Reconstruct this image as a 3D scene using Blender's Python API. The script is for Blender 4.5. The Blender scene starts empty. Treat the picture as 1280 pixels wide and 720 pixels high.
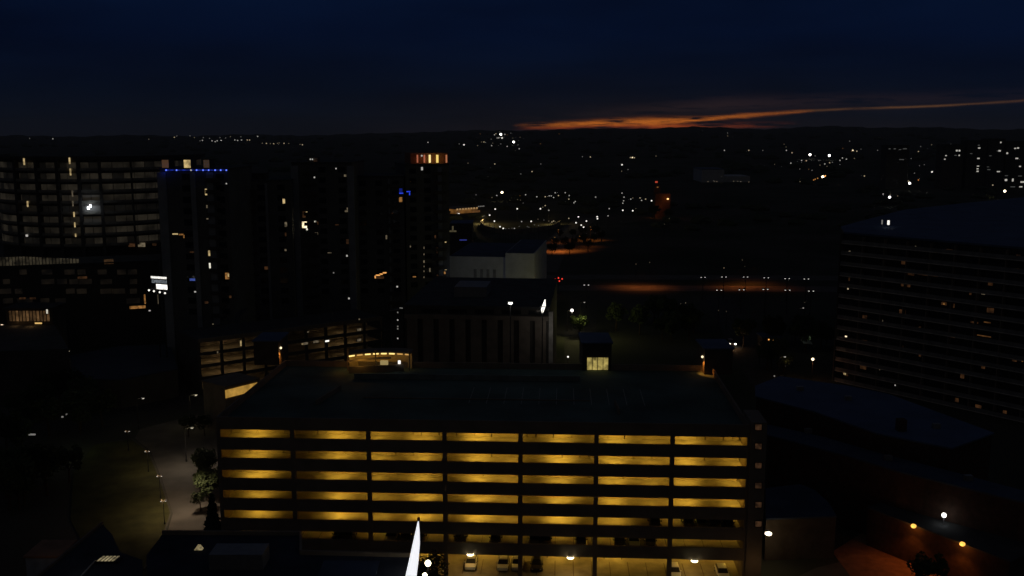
import bpy, math, random
from mathutils import Vector
R = math.radians
random.seed(7)
sc = bpy.context.scene
COL = sc.collection
F, PITCH, CZ = 1200.0, R(9.13), 66.0
cp, sp = math.cos(PITCH), math.sin(PITCH)

# ---------------------------------------------------------------- rays
def ray(px, py):
    a, b = px - 640.0, 360.0 - py
    return Vector((a, F*cp + b*sp, -F*sp + b*cp))
def G(px, py, z=0.0):
    d = ray(px, py); t = (z - CZ)/d.z
    return Vector((d.x*t, d.y*t, z))
def PY(px, py, Y):
    d = ray(px, py); t = Y/d.y
    return Vector((d.x*t, Y, CZ + d.z*t))

RIDGE = [(-2000, 168), (0, 170), (200, 169.3), (450, 168), (520, 164.5), (640, 162.5), (760, 160.5), (850, 158.5), (950, 160.5), (1040, 157.5), (1150, 159.5), (1280, 161.5), (3000, 162)]
def lerp_tab(tab, x):
    if x <= tab[0][0]: return tab[0][1]
    for (a, ya), (b, yb) in zip(tab, tab[1:]):
        if x <= b: return ya + (yb-ya)*(x-a)/(b-a)
    return tab[-1][1]
def hills(x, y):
    d = math.hypot(x, y)
    if d < 1200: return 0.0
    if y > 0.2*d:
        px = 640 + x/y*1185
        ry = lerp_tab(RIDGE, px)
        cy = max(y, 1)/d
    else:
        px, ry, cy = 640 + 300*math.sin(math.atan2(x, y)*3), 163, 0.9
    dd = 5200.0
    top = CZ - dd*cy*math.tan(math.atan((ry-360)/F) + PITCH)
    top += (3.5*math.sin(px*0.045) + 2.2*math.sin(px*.19+1) + 1.6*math.sin(px*.43+2)*math.sin(px*.031)) * (1 if d > 2500 else 0.3)
    s = min(1.0, (d-1200)/4000.0)
    prof = 0.72*s + 0.28*s*s
    roll = 6*math.sin(x*0.004+1)*math.sin(y*0.003)*s*(1-s)*4
    if d <= 5200: return top*prof + roll
    return top*max(0.0, 1-(d-5200)/2500.0)
def TG(px, py, h):
    """the place on the terrain whose point h metres up is seen at this pixel"""
    d = ray(px, py); d.normalize()
    t = 150.0
    while t < 5600:
        p = Vector((0, 0, CZ)) + d*t
        if p.z <= hills(p.x, p.y) + h:
            return Vector((p.x, p.y, hills(p.x, p.y)))
        t += max(1.0, t*0.002)
    return None

# ---------------------------------------------------------------- materials
MATS = {}
def nodes_of(name):
    m = bpy.data.materials.new(name); m.use_nodes = True
    nt = m.node_tree
    return m, nt, nt.nodes, nt.links, nt.nodes['Principled BSDF']
def mat(name, c, rough=0.8, metal=0.0, var=0.25, scale=0.6, bump=0.0, spec=0.3):
    if name in MATS: return MATS[name]
    m, nt, N, L, b = nodes_of(name)
    tc = N.new('ShaderNodeTexCoord'); nz = N.new('ShaderNodeTexNoise')
    nz.inputs['Scale'].default_value = scale; nz.inputs['Detail'].default_value = 6
    L.new(tc.outputs['Object'], nz.inputs['Vector'])
    mp = N.new('ShaderNodeMapRange'); mp.inputs[1].default_value = 0.3; mp.inputs[2].default_value = 0.7
    mp.inputs[3].default_value = 1-var; mp.inputs[4].default_value = 1+var
    L.new(nz.outputs['Fac'], mp.inputs[0])
    mx = N.new('ShaderNodeVectorMath'); mx.operation = 'SCALE'
    mx.inputs[0].default_value = c
    L.new(mp.outputs[0], mx.inputs['Scale'])
    L.new(mx.outputs[0], b.inputs['Base Color'])
    b.inputs['Roughness'].default_value = rough; b.inputs['Metallic'].default_value = metal
    b.inputs['Specular IOR Level'].default_value = spec
    if bump:
        bp = N.new('ShaderNodeBump'); bp.inputs['Strength'].default_value = bump
        n2 = N.new('ShaderNodeTexNoise'); n2.inputs['Scale'].default_value = scale*8
        L.new(tc.outputs['Object'], n2.inputs['Vector'])
        L.new(n2.outputs['Fac'], bp.inputs['Height']); L.new(bp.outputs[0], b.inputs['Normal'])
    MATS[name] = m
    return m
def emit(name, c, s, sample=False, vary=0.0, scale=2.0, stripes=0.0):
    """a thing that gives off light; vary = uneven curtains or panes"""
    if name in MATS: return MATS[name]
    m, nt, N, L, b = nodes_of(name)
    b.inputs['Base Color'].default_value = (0.25, 0.25, 0.25, 1)
    b.inputs['Emission Color'].default_value = (*c, 1)
    b.inputs['Emission Strength'].default_value = s
    if vary or stripes:
        tc = N.new('ShaderNodeTexCoord'); nz = N.new('ShaderNodeTexNoise')
        nz.inputs['Scale'].default_value = scale; nz.inputs['Detail'].default_value = 3
        L.new(tc.outputs['Object'], nz.inputs['Vector'])
        mp = N.new('ShaderNodeMapRange'); mp.inputs[1].default_value = 0.35; mp.inputs[2].default_value = 0.65
        mp.inputs[3].default_value = s*(1-vary); mp.inputs[4].default_value = s*(1+vary)
        L.new(nz.outputs['Fac'], mp.inputs[0]); out = mp.outputs[0]
        if stripes:
            wv = N.new('ShaderNodeTexWave'); wv.inputs['Scale'].default_value = stripes
            wv.inputs['Distortion'].default_value = 2.5; wv.inputs['Detail'].default_value = 2
            L.new(tc.outputs['Object'], wv.inputs['Vector'])
            m2 = N.new('ShaderNodeMapRange'); m2.inputs[3].default_value = 0.45; m2.inputs[4].default_value = 1.2
            L.new(wv.outputs['Fac'], m2.inputs[0])
            mu = N.new('ShaderNodeMath'); mu.operation = 'MULTIPLY'
            L.new(out, mu.inputs[0]); L.new(m2.outputs[0], mu.inputs[1]); out = mu.outputs[0]
        L.new(out, b.inputs['Emission Strength'])
    m.cycles.emission_sampling = 'AUTO' if sample else 'NONE'
    MATS[name] = m
    return m

CONC = mat('concrete_grey', (0.24, 0.20, 0.165), 0.85, var=0.18, scale=0.35, bump=0.1)
DECK = mat('deck_concrete', (0.30, 0.27, 0.22), 0.8, var=0.3, scale=0.5, bump=0.1)
ROOFDECK = mat('weathered_roof_deck', (0.085, 0.14, 0.135), 0.85, var=0.4, scale=0.12, bump=0.1)
ROOFPALE = mat('pale_membrane_roof', (0.10, 0.15, 0.27), 0.8, var=0.2, scale=0.15)
ROOFDARK = mat('dark_gravel_roof', (0.08, 0.085, 0.09), 0.9, var=0.3, scale=0.3)
ROOFSLATE = mat('slate_blue_roof', (0.06, 0.09, 0.16), 0.8, var=0.25, scale=0.2)
DARKWALL = mat('dark_render_wall', (0.09, 0.085, 0.08), 0.85, var=0.2, scale=0.3)
TOWERWALL = mat('grey_tower_wall', (0.13, 0.135, 0.14), 0.8, var=0.2, scale=0.2)
TOWERPALE = mat('pale_tower_pier', (0.30, 0.33, 0.38), 0.8, var=0.15, scale=0.3)
BRICK = mat('brown_brick', (0.085, 0.052, 0.04), 0.9, var=0.3, scale=1.2, bump=0.1)
STONE = mat('buff_stone', (0.23, 0.20, 0.17), 0.85, var=0.2, scale=0.5)
PALEWALL = mat('pale_blue_grey_wall', (0.62, 0.64, 0.68), 0.8, var=0.12, scale=0.3)
METAL = mat('galvanised_metal', (0.35, 0.35, 0.36), 0.5, 0.7, 0.1, 1.0)
DARKMETAL = mat('dark_painted_metal', (0.04, 0.04, 0.045), 0.5, 0.3, 0.1, 1.0)
GLASS = mat('dark_glass', (0.02, 0.024, 0.03), 0.1, 0.0, 0.1, 1.0, spec=0.6)
ASPH = mat('asphalt', (0.05, 0.048, 0.045), 0.9, var=0.3, scale=0.4, bump=0.15)
ROADPALE = mat('worn_asphalt_road', (0.13, 0.12, 0.105), 0.9, var=0.25, scale=0.2, bump=0.1)
LAWN = mat('lawn_grass', (0.075, 0.075, 0.024), 0.95, var=0.35, scale=0.3, bump=0.3)
PAINT = mat('road_paint', (0.55, 0.53, 0.48), 0.8, var=0.2, scale=2)
KERB = mat('kerb_concrete', (0.09, 0.085, 0.07), 0.85)
LEAF = mat('dark_foliage', (0.06, 0.085, 0.035), 0.8, var=0.5, scale=1.5)
NEEDLE = mat('conifer_foliage', (0.022, 0.04, 0.018), 0.8, var=0.4, scale=1.5)
BARK = mat('tree_bark', (0.07, 0.05, 0.035), 0.9, var=0.3, scale=3)
WHITEPAINT = mat('white_car_paint', (0.75, 0.75, 0.73), 0.3, 0.0, 0.03, 1, spec=0.5)
SILVER = mat('silver_car_paint', (0.42, 0.43, 0.44), 0.3, 0.4, 0.03, 1)
BLACKPAINT = mat('black_car_paint', (0.02, 0.02, 0.022), 0.3, 0.0, 0.03, 1, spec=0.5)
GREYPAINT = mat('grey_car_paint', (0.09, 0.09, 0.1), 0.35, 0.2, 0.03, 1)
RED = mat('dark_red_car_paint', (0.12, 0.015, 0.012), 0.35, 0.0, 0.03, 1)
TYRE = mat('tyre_rubber', (0.02, 0.02, 0.02), 0.9)
TERRA = mat('terracotta_paving', (0.34, 0.17, 0.09), 0.85, var=0.25, scale=0.8)

WHITE_L, WARM_L, AMBER_L, YEL_L, BLUE_L = (1, .96, .88), (1, .80, .50), (1, .42, .10), (1, .72, .28), (.03, .08, 1)
E_white = [emit('lamp_white_%d' % i, WHITE_L, s) for i, s in enumerate((.16, .42, 1.3, 7))]
E_warm = [emit('lamp_warm_%d' % i, WARM_L, s) for i, s in enumerate((.16, .45, 1.5, 7))]
E_amber = [emit('lamp_amber_%d' % i, AMBER_L, s) for i, s in enumerate((.15, .5, 1.6, 6))]
E_red = emit('lamp_red', (1, .05, .03), 1.2)
E_blue = emit('lamp_blue', BLUE_L, .8)
W_yel = emit('window_yellow', (1, .74, .34), .42, vary=.5, scale=.9)
W_dim = emit('window_dim', (1, .8, .5), .10, vary=.5, scale=1.2)
W_white = emit('window_white', (1, .95, .78), .8, vary=.3, scale=.9)
W_amber = emit('window_amber', (1, .45, .12), .22, vary=.6, scale=1)
W_faint = emit('window_faint_amber', (1, .42, .15), .026, vary=.9, scale=.6)
W_blue = emit('window_blue', (.15, .25, 1), .25, vary=.3)
WIN = dict(y=W_yel, d=W_dim, w=W_white, a=W_amber, f=W_faint, b=W_blue)

# ---------------------------------------------------------------- mesh building
class MB:
    def __init__(s): s.v = []; s.f = []; s.m = []; s.cur = 0
    def box(s, x0, x1, y0, y1, z0, z1):
        n = len(s.v)
        s.v += [(x, y, z) for z in (z0, z1) for (x, y) in ((x0, y0), (x1, y0), (x1, y1), (x0, y1))]
        for q in ((3, 2, 1, 0), (4, 5, 6, 7), (0, 1, 5, 4), (1, 2, 6, 5), (2, 3, 7, 6), (3, 0, 4, 7)):
            s.f.append([n+i for i in q]); s.m.append(s.cur)
        return s
    def prism(s, pts, z0, z1):
        ar = sum(a[0]*b[1]-b[0]*a[1] for a, b in zip(pts, pts[1:]+pts[:1]))
        if ar < 0: pts = pts[::-1]
        n = len(s.v); k = len(pts)
        s.v += [(p[0], p[1], z0) for p in pts] + [(p[0], p[1], z1) for p in pts]
        s.f.append([n+i for i in range(k)][::-1]); s.f.append([n+k+i for i in range(k)]); s.m += [s.cur]*2
        for i in range(k):
            j = (i+1) % k
            s.f.append([n+i, n+j, n+k+j, n+k+i]); s.m.append(s.cur)
        return s
    def loft(s, rings, cap=True, closed=True):
        n = len(s.v); k = len(rings[0])
        for r in rings: s.v += [tuple(p) for p in r]
        for a in range(len(rings)-1):
            for i in range(k if closed else k-1):
                j = (i+1) % k
                s.f.append([n+a*k+i, n+a*k+j, n+(a+1)*k+j, n+(a+1)*k+i]); s.m.append(s.cur)
        if cap:
            s.f.append([n+i for i in range(k)][::-1]); s.f.append([n+(len(rings)-1)*k+i for i in range(k)]); s.m += [s.cur]*2
        return s
    def tube(s, p, q, r0, r1=None, k=8):
        r1 = r0 if r1 is None else r1
        p, q = Vector(p), Vector(q); d = (q-p).normalized()
        a = d.orthogonal().normalized(); b = d.cross(a)
        rg = [[c + (a*math.cos(t*2*math.pi/k) + b*math.sin(t*2*math.pi/k))*r for t in range(k)] for c, r in ((p, r0), (q, r1))]
        return s.loft(rg)
    def ball(s, c, r, sz=1.0, k=8, h=5):
        c = Vector(c)
        rg = []
        for i in range(h+1):
            ph = math.pi*(i/h-.5); rr = max(r*math.cos(ph), r*.02)
            rg.append([c+Vector((rr*math.cos(t*2*math.pi/k), rr*math.sin(t*2*math.pi/k), r*sz*math.sin(ph))) for t in range(k)])
        return s.loft(rg)
    def face(s, pts):
        n = len(s.v); s.v += [tuple(p) for p in pts]; s.f.append(list(range(n, n+len(pts)))); s.m.append(s.cur); return s
    def mesh(s, name, mats):
        me = bpy.data.meshes.new(name); me.from_pydata([tuple(v) for v in s.v], [], s.f)
        for m in (mats if isinstance(mats, (list, tuple)) else [mats]): me.materials.append(m)
        if any(s.m): me.polygons.foreach_set('material_index', s.m)
        me.update(); return me
    def build(s, name, mats, parent=None, label=None):
        o = bpy.data.objects.new(name, s.mesh(name, mats)); COL.objects.link(o)
        if parent is not None: o.parent = parent
        if label: o['label'] = label
        return o
def tag(o, label=None, cat=None, group=None, kind=None):
    if label: o['label'] = label
    if cat: o['category'] = cat
    if group: o['group'] = group
    if kind: o['kind'] = kind
    return o
def thing(name, label, cat, loc=(0, 0, 0), rz=0.0, group=None):
    o = bpy.data.objects.new(name, None); COL.objects.link(o)
    o.location = loc; o.rotation_euler = (0, 0, rz); o.empty_display_size = .5
    return tag(o, label, cat, group)
def copy_tree(o, parent=None):
    c = o.copy(); COL.objects.link(c)
    if parent is not None: c.parent = parent
    for ch in o.children: copy_tree(ch, c)
    return c
def place(src, loc, rz=0.0, label=None, group=None, scale=None, first=False):
    o = src if first else copy_tree(src)
    o.location = loc; o.rotation_euler = (0, 0, rz)
    if scale: o.scale = (scale,)*3
    if label: o['label'] = label
    if group: o['group'] = group
    return o
def light(kind, name, loc, col, power, parent=None, size=.3, rot=None, spot=None):
    l = bpy.data.lights.new(name, kind); l.color = col; l.energy = power
    if kind == 'AREA': l.shape = 'DISK'; l.size = size
    elif kind in ('POINT', 'SPOT'): l.shadow_soft_size = size
    if kind == 'SPOT': l.spot_size = spot or R(120); l.spot_blend = .6
    o = bpy.data.objects.new(name, l); COL.objects.link(o); o.location = loc
    if rot: o.rotation_euler = rot
    if parent is not None: o.parent = parent
    return o
class Frame:
    """a building standing on the line A-B (left to right as seen), local x along it, local y into the building"""
    def __init__(s, name, label, cat, A, B, group=None):
        s.A = Vector((A[0], A[1], 0)); d = Vector((B[0]-A[0], B[1]-A[1], 0)); s.L = d.length
        s.u = d/s.L; s.n = Vector((-s.u.y, s.u.x, 0))
        s.root = thing(name, label, cat, s.A, math.atan2(s.u.y, s.u.x), group)
    def at(s, px, py, y=0.0):
        d = ray(px, py); o = Vector((0, 0, CZ))
        t = (s.A + s.n*y - o).dot(s.n)/d.dot(s.n); p = o + d*t
        return (p-s.A).dot(s.u), p.z
    def win(s, px, py, wpx, hpx, kind='y', y=-0.03, name='window'):
        x, z = s.at(px, py, y); x1, _ = s.at(px+wpx, py, y); _, z1 = s.at(px, py-hpx, y)
        w, h = abs(x1-x), abs(z1-z)
        o = MB().box(x-w/2, x+w/2, y, y+.25, z-h/2, z+h/2).build(name, WIN.get(kind, kind), s.root)
        fr = MB()
        fr.box(x-w/2-.08, x-w/2-.002, y-.04, y+.24, z-h/2-.08, z+h/2+.08).box(x+w/2+.002, x+w/2+.08, y-.04, y+.24, z-h/2-.08, z+h/2+.08)
        fr.box(x-w/2, x+w/2, y-.04, y+.24, z+h/2+.002, z+h/2+.08).box(x-w/2, x+w/2, y-.06, y+.24, z-h/2-.08, z-h/2-.002)
        fr.build('frame', DARKMETAL, o)
        return o

# ================================================================ SETTING
def make_ground():
    rad = [0, 30, 60, 90, 120, 160, 200, 260, 330, 420, 540, 700, 900, 1100, 1200]
    r = 1200
    while r < 5200: r += 130; rad.append(r)
    rad += [5600, 6200, 6900, 7500]
    nA = 1440
    v = [(0, 0, -0.02)]; f = []
    for r in rad[1:]:
        for k in range(nA):
            a = 2*math.pi*k/nA; x, y = r*math.sin(a), r*math.cos(a)
            v.append((x, y, hills(x, y)-0.02))
    for k in range(nA): f.append((0, 1+(k+1) % nA, 1+k))
    for i in range(len(rad)-2):
        for k in range(nA):
            a, b = 1+i*nA+k, 1+i*nA+(k+1) % nA
            f.append((a, b, b+nA, a+nA))
    me = bpy.data.meshes.new('ground'); me.from_pydata(v, [], f)
    m, nt, N, L, b = nodes_of('ground_earth_and_grass')
    tc = N.new('ShaderNodeTexCoord'); n1 = N.new('ShaderNodeTexNoise'); n1.inputs['Scale'].default_value = .015; n1.inputs['Detail'].default_value = 8
    L.new(tc.outputs['Object'], n1.inputs['Vector'])
    cr = N.new('ShaderNodeValToRGB'); e = cr.color_ramp.elements
    e[0].position = .38; e[0].color = (.045, .055, .035, 1); e[1].position = .62; e[1].color = (.10, .095, .08, 1)
    L.new(n1.outputs['Fac'], cr.inputs[0]); L.new(cr.outputs[0], b.inputs['Base Color']); b.inputs['Roughness'].default_value = .95
    b.inputs['Specular IOR Level'].default_value = .05
    me.materials.append(m); me.polygons.foreach_set('use_smooth', [True]*len(f))
    o = bpy.data.objects.new('ground', me); COL.objects.link(o); tag(o, kind='structure')
make_ground()

def sheet(name, pts, z, m, thick=.0, kind='structure'):
    mb = MB()
    q = [(p[0], p[1]) for p in pts]
    if thick: mb.prism(q, 0.0, z)
    else: mb.prism(q, z-.015, z)
    o = mb.build(name, m); tag(o, kind=kind); return o
def gp(l, z=0): return [G(a, b, z) for a, b in l]
sheet('road', gp([(168, 548), (176, 536), (240, 520), (300, 508), (330, 530), (300, 600), (300, 712), (196, 712), (216, 642), (203, 600), (188, 563)]), .02, ROADPALE)
sheet('lawn', gp([(92, 592), (118, 556), (165, 549.5), (186, 565), (201, 601), (214, 642), (205, 668), (180, 712), (120, 712), (88, 650)]), .12, LAWN, .12)
kp = gp([(118, 556), (165, 549.5), (186, 565), (201, 601), (214, 642), (205, 668), (180, 712)])
kb = MB()
for a, b in zip(kp, kp[1:]):
    d = (b-a); n = Vector((-d.y, d.x, 0)).normalized()*.18
    kb.prism([(a+n)[:2], (b+n)[:2], (b-n)[:2], (a-n)[:2]], 0, .15)
tag(kb.build('kerb', KERB), kind='structure')
def strip(name, pts, w, z, m):
    mb = MB(); P = [Vector((p[0], p[1], 0)) for p in pts]
    ring = []
    for i, p in enumerate(P):
        d = (P[min(i+1, len(P)-1)]-P[max(i-1, 0)]).normalized(); n = Vector((-d.y, d.x, 0))*w/2
        ring.append([(p+n).x, (p+n).y, (p-n).x, (p-n).y])
    n0 = 0
    for a, b in zip(ring, ring[1:]):
        mb.face([(a[0], a[1], z), (a[2], a[3], z), (b[2], b[3], z), (b[0], b[1], z)])
    return tag(mb.build(name, m), kind='structure')
strip('highway', [(-320, 400), (-60, 408), (40, 411), (200, 405), (420, 395)], 15, .03, ROADPALE)
strip('highway', [(-320, 436), (-60, 440), (40, 443), (200, 438), (420, 430)], 15, .03, ROADPALE)
strip('street', [(22, 190), (20, 260), (24, 330), (30, 392)], 11, .024, ASPH)
strip('street', [(66, 200), (70, 260), (78, 330), (84, 388)], 11, .026, ASPH)
strip('street', [(14, 460), (22, 540), (36, 640), (60, 760)], 16, .03, ROADPALE)
strip('service_lane', [(30, 118), (50, 134), (76, 146), (110, 152)], 12, .02, ROADPALE)
strip('avenue', [(-190, 215), (-130, 232), (-90, 228), (-50, 236), (0, 232)], 10, .022, ASPH)
for y0 in (408, 440):
    mk = MB()
    for k in range(40):
        x = -150 + k*12
        yy = y0 - 6 + (2 if x > 0 else 0)
    # lane paint follows each carriageway
for (pts, off) in (([(-320, 400), (-60, 408), (40, 411), (200, 405), (420, 395)], 0), ([(-320, 436), (-60, 440), (40, 443), (200, 438), (420, 430)], 0)):
    mk = MB()
    for (a, b) in zip(pts, pts[1:]):
        A, B = Vector((*a, 0)), Vector((*b, 0)); Ln = (B-A).length; d = (B-A)/Ln; n = Vector((-d.y, d.x, 0))*.1
        t = 0
        while t < Ln-4:
            p, q = A+d*t, A+d*(t+3.5)
            mk.face([(*(p+n)[:2], .04), (*(p-n)[:2], .04), (*(q-n)[:2], .04), (*(q+n)[:2], .04)]); t += 11
    tag(mk.build('road_marking', PAINT), kind='structure')

# ================================================================ LAMPS
def twin_lamp_proto():
    t = thing('twin_street_lamp', 'x', 'street lamp')
    MB().tube((0, 0, 0), (0, 0, .5), .16, .14).tube((0, 0, .5), (0, 0, 5.0), .08, .06).build('pole', DARKMETAL, t)
    for s in (-1, 1):
        MB().tube((0, 0, 4.6), (s*.45, 0, 5.1), .035).build('arm', DARKMETAL, t)
        h = MB().loft([[(s*.45+a*w, b*w, z) for a, b in ((-1, -1), (1, -1), (1, 1), (-1, 1))] for w, z in ((.13, 5.02), (.24, 5.14), (.10, 5.3))]).build('lamp_head', DARKMETAL, t)
        MB().ball((s*.45, 0, 5.02), .16, .6).build('lens', E_white[2], h)
    return t
def arm_lamp_proto(em, H=9.0, name='street_lamp'):
    t = thing(name, 'x', 'street lamp')
    MB().tube((0, 0, 0), (0, 0, .6), .2, .17).tube((0, 0, .6), (0, 0, H), .11, .07).build('pole', DARKMETAL, t)
    MB().tube((0, 0, H-.1), (1.2, 0, H+.25), .05).build('arm', METAL, t)
    h = MB().loft([[(x, w*a, H+.25+c*.09) for a, c in ((-1, -1), (1, -1), (1, 1), (-1, 1))] for x, w in ((1.1, .12), (1.35, .2), (1.9, .14))]).build('lamp_head', METAL, t)
    MB().ball((1.5, 0, H+.12), .3, .5).build('lens', em, h)
    return t
dot_sizes = {}
def far_lamp(px, py, sz, em, label, group, h=9.0):
    g = TG(px, py, h)
    if g is None: return
    D = g.length; r = sz/2/F*D
    mb = MB(); mb.tube((0, 0, 0), (0, 0, h), .12, .1, 5); mb.box(-.25, .25, -.25, .25, h-.0, h+.0+.2)
    mb.cur = 1; mb.ball((0, 0, h), r, .9, 6, 4)
    o = mb.build('street_lamp', [DARKMETAL, em])
    o.location = g; tag(o, label, 'street lamp', group)
    return o
def cluster(pts, label, group, default=1, tone=E_white):
    for p in pts:
        px, py = p[0], p[1]; b = p[2] if len(p) > 2 else default
        sz = (1.2, 1.5, 1.9, 2.9)[b]
        tn = (E_warm if tone is E_white and b < 2 and (int(px*7+py*3) % 3 == 0) else tone) if len(p) < 4 else {'w': E_white, 'y': E_warm, 'o': E_amber}[p[3]]
        far_lamp(px, py, sz, tn[min(b, 3)], label, group)
cluster([(37, 173, 0), (66, 173.5, 1), (186, 174, 0)], 'lone faint lamp on the dark horizon above the curved balcony block', 'lone lamps over the curved block')
cluster([(218, 171.5), (221, 170, 0), (237.5, 169.8, 0), (243, 172, 0), (254, 172, 0), (253, 175.5, 1), (250, 176, 0), (262, 173, 0), (265, 176), (269, 177), (271.5, 176), (276.5, 176, 2), (275, 172, 0), (282, 172.5, 0), (288, 171, 0), (293.5, 175), (297, 175.5), (302, 175), (309, 175), (312, 175), (301, 171, 0), (322, 170.5, 1)],
        'tiny white lamp in the horizon row behind the blue-lit tower', 'horizon lamps behind the blue-lit tower')
cluster([(328, 179, 0), (333, 179.3, 1), (338, 179.6, 0), (342, 179.7, 1), (347, 179.2, 0), (349, 178.6, 0), (355, 179.2, 1), (361, 179.3, 0), (378, 181, 1), (375, 180.6, 0)],
        'faint warm lamp on the long lit strip left of the sunset', 'long faint lamp strip on the horizon', tone=E_warm)
cluster([(618, 168.5), (620, 167.5), (626, 168, 3), (631, 168), (621.5, 172.5), (623.5, 172.5), (627.5, 172.5, 2), (614, 174, 0), (625, 165.5, 0)], 'white hilltop lamp just left of the orange sunset streak', 'hilltop lamps beside the sunset streak')
cluster([(642, 177.5, 3), (649, 186, 1), (634, 183, 1), (614.5, 182, 1), (580, 181, 2), (574, 180, 0), (602, 177.5, 0), (605, 177.5, 1), (607, 178, 0), (597, 182, 0), (535, 178, 1), (626, 180, 0)], 'white lamp on the slope below the hilltop lights', 'slope lamps below the hilltop')
cluster([(585, 204, 0), (618.5, 205, 1), (676, 205, 0), (665, 214.5, 1), (651, 217.5, 0)], 'dim lamp in the dark plain right of the orange-crowned tower', 'dim lamps in the dark plain')
cluster([(595, 243.5, 0), (621, 244.5, 1), (627.5, 240.5, 3, 'y'), (615, 247, 0), (657, 243.5, 1), (671, 246, 1), (681.5, 246, 1), (686.5, 245, 1), (689, 245, 1), (692, 247, 1), (694, 241, 1), (698, 244.5, 1), (706.5, 241), (711.5, 244.5), (711, 249), (719, 252), (717.5, 253.5), (744.5, 246.5)],
        'small white lamp in the uneven row above the lit oval', 'uneven lamp row above the lit oval')
cluster([(777.5, 241.5), (780, 246.5), (779.5, 251), (778.5, 254), (788.5, 249), (791, 247.5, 0), (800, 247.5), (802, 250.5), (807, 249), (814.5, 251, 2), (778.5, 263, 2), (791, 263.5, 2)], 'white lamp in the cluster left of the orange-lit mast', 'lamps beside the orange-lit mast')
cluster([(761.5, 261, 1), (760, 270, 1), (746.5, 271, 2), (746.8, 273.5, 2), (711, 273, 1), (723, 271, 2), (720, 278.5, 2), (733, 276.5, 2), (726.5, 281.5, 2), (729.5, 284, 2)], 'white lamp in the loose group above the orange-lit street', 'lamps above the orange-lit street')
cluster([(619, 261.5, 2), (646.5, 261, 2), (675.5, 261, 2), (681.5, 257, 1), (678.5, 259, 0), (686, 263, 1), (612, 269, 2), (605, 270, 0)], 'white lamp in the spaced line between amber canopy and oval', 'spaced lamps above the oval')
cluster([(728, 196, 0), (738, 196.2, 1), (788, 197, 1, 'y'), (790.5, 197, 2, 'y'), (793, 197.2, 1, 'y'), (777.5, 206, 2), (777, 214, 0), (785, 212, 0), (820, 195, 0, 'y')], 'lamp on the dark slope under the brightest sunset cloud', 'slope lamps under the sunset cloud')
cluster([(909.5, 166.2, 0), (909.5, 170, 0), (905.5, 188, 1), (936, 188, 1), (953.5, 188, 0), (983, 188, 1), (990, 191, 1)], 'small lamp in the thin row left of the two brightest lights', 'thin lamp row on the far slope')
cluster([(1012.5, 193.5, 3), (1036.7, 194.5, 3)], 'one of the two brightest white floodlights on the far hillside', 'brightest pair of far floodlights')
cluster([(1019, 195, 0), (1002, 200.5, 1), (1008, 201, 1), (988.5, 204, 1), (1031, 205, 1), (1037, 203.5, 1), (1040.5, 203, 0), (1050, 200.5, 1), (1053, 197.5, 1), (1058, 199, 1), (1062, 176.5, 0), (1066, 188, 2, 'y'), (1071, 189, 1, 'y'), (1068, 198, 0), (1015, 213, 0), (1080.5, 220, 1), (1025, 206.5, 0)],
        'small lamp scattered around the two bright hillside floodlights', 'lamps around the bright pair')
cluster([(1017, 225, 1, 'o'), (1022, 223, 1, 'o'), (1028.5, 221, 3, 'y'), (1031.5, 220, 2, 'o'), (1019, 224.2, 1, 'o')], 'orange lamp in the tight glowing group below the bright pair', 'orange lamps below the bright pair')
cluster([(1097, 188, 0), (1108, 190, 0), (1112, 186, 0), (1117, 186, 1), (1120, 186, 1), (1131, 186, 0), (1129, 199, 0), (1126, 199, 0), (1148, 189.5, 1), (1165, 215, 2), (1164.5, 181, 0), (1188.5, 180.5, 1)], 'small lamp left of the far lit apartment blocks', 'lamps left of the far apartments')
cluster([(1137, 229, 3), (1135.5, 226.5, 1), (1148, 225, 1, 'o'), (1143, 216.5, 0), (1104, 242.5, 1), (1112, 246.5, 3), (1113, 243, 0), (1122, 245, 0)], 'lamp on the dark ground above the balcony block roof', 'lamps above the balcony block roof')
cluster([(885, 227, 0), (893, 226.8, 0), (896, 227, 0), (917, 226.6, 0), (922, 226.8, 0), (926, 227, 0), (936, 227.5, 0), (1000, 227, 0)], 'very dim lamp in the row under the pale far warehouse', 'dim lamps under the far warehouse', tone=E_warm)
cluster([(1241, 231.5, 1), (1256, 239, 3, 'y'), (1214, 225, 1), (1227, 225, 0), (1231.5, 225, 0)], 'lamp at the foot of the far lit apartment blocks', 'lamps at the foot of far apartments')
rs = random.Random(21)
for n_, bx, lb, gr in ((16, (1100, 1205, 176, 214), 'barely visible speck of a lamp around the far left apartment blocks', 'specks round the far apartments'), (9, (600, 700, 166, 184), 'barely visible speck of a lamp on the hill below the sunset start', 'specks on the hill'), (12, (960, 1085, 178, 212), 'barely visible speck of a lamp round the two bright floodlights', 'specks round the bright pair'), (8, (640, 840, 238, 285), 'barely visible speck of a lamp between the oval and orange tower', 'specks between oval and tower')):
    for _ in range(n_): far_lamp(rs.uniform(bx[0], bx[1]), rs.uniform(bx[2], bx[3]), 1.0, rs.choice((E_white[0], E_warm[0], E_amber[0])), lb, gr)
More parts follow.
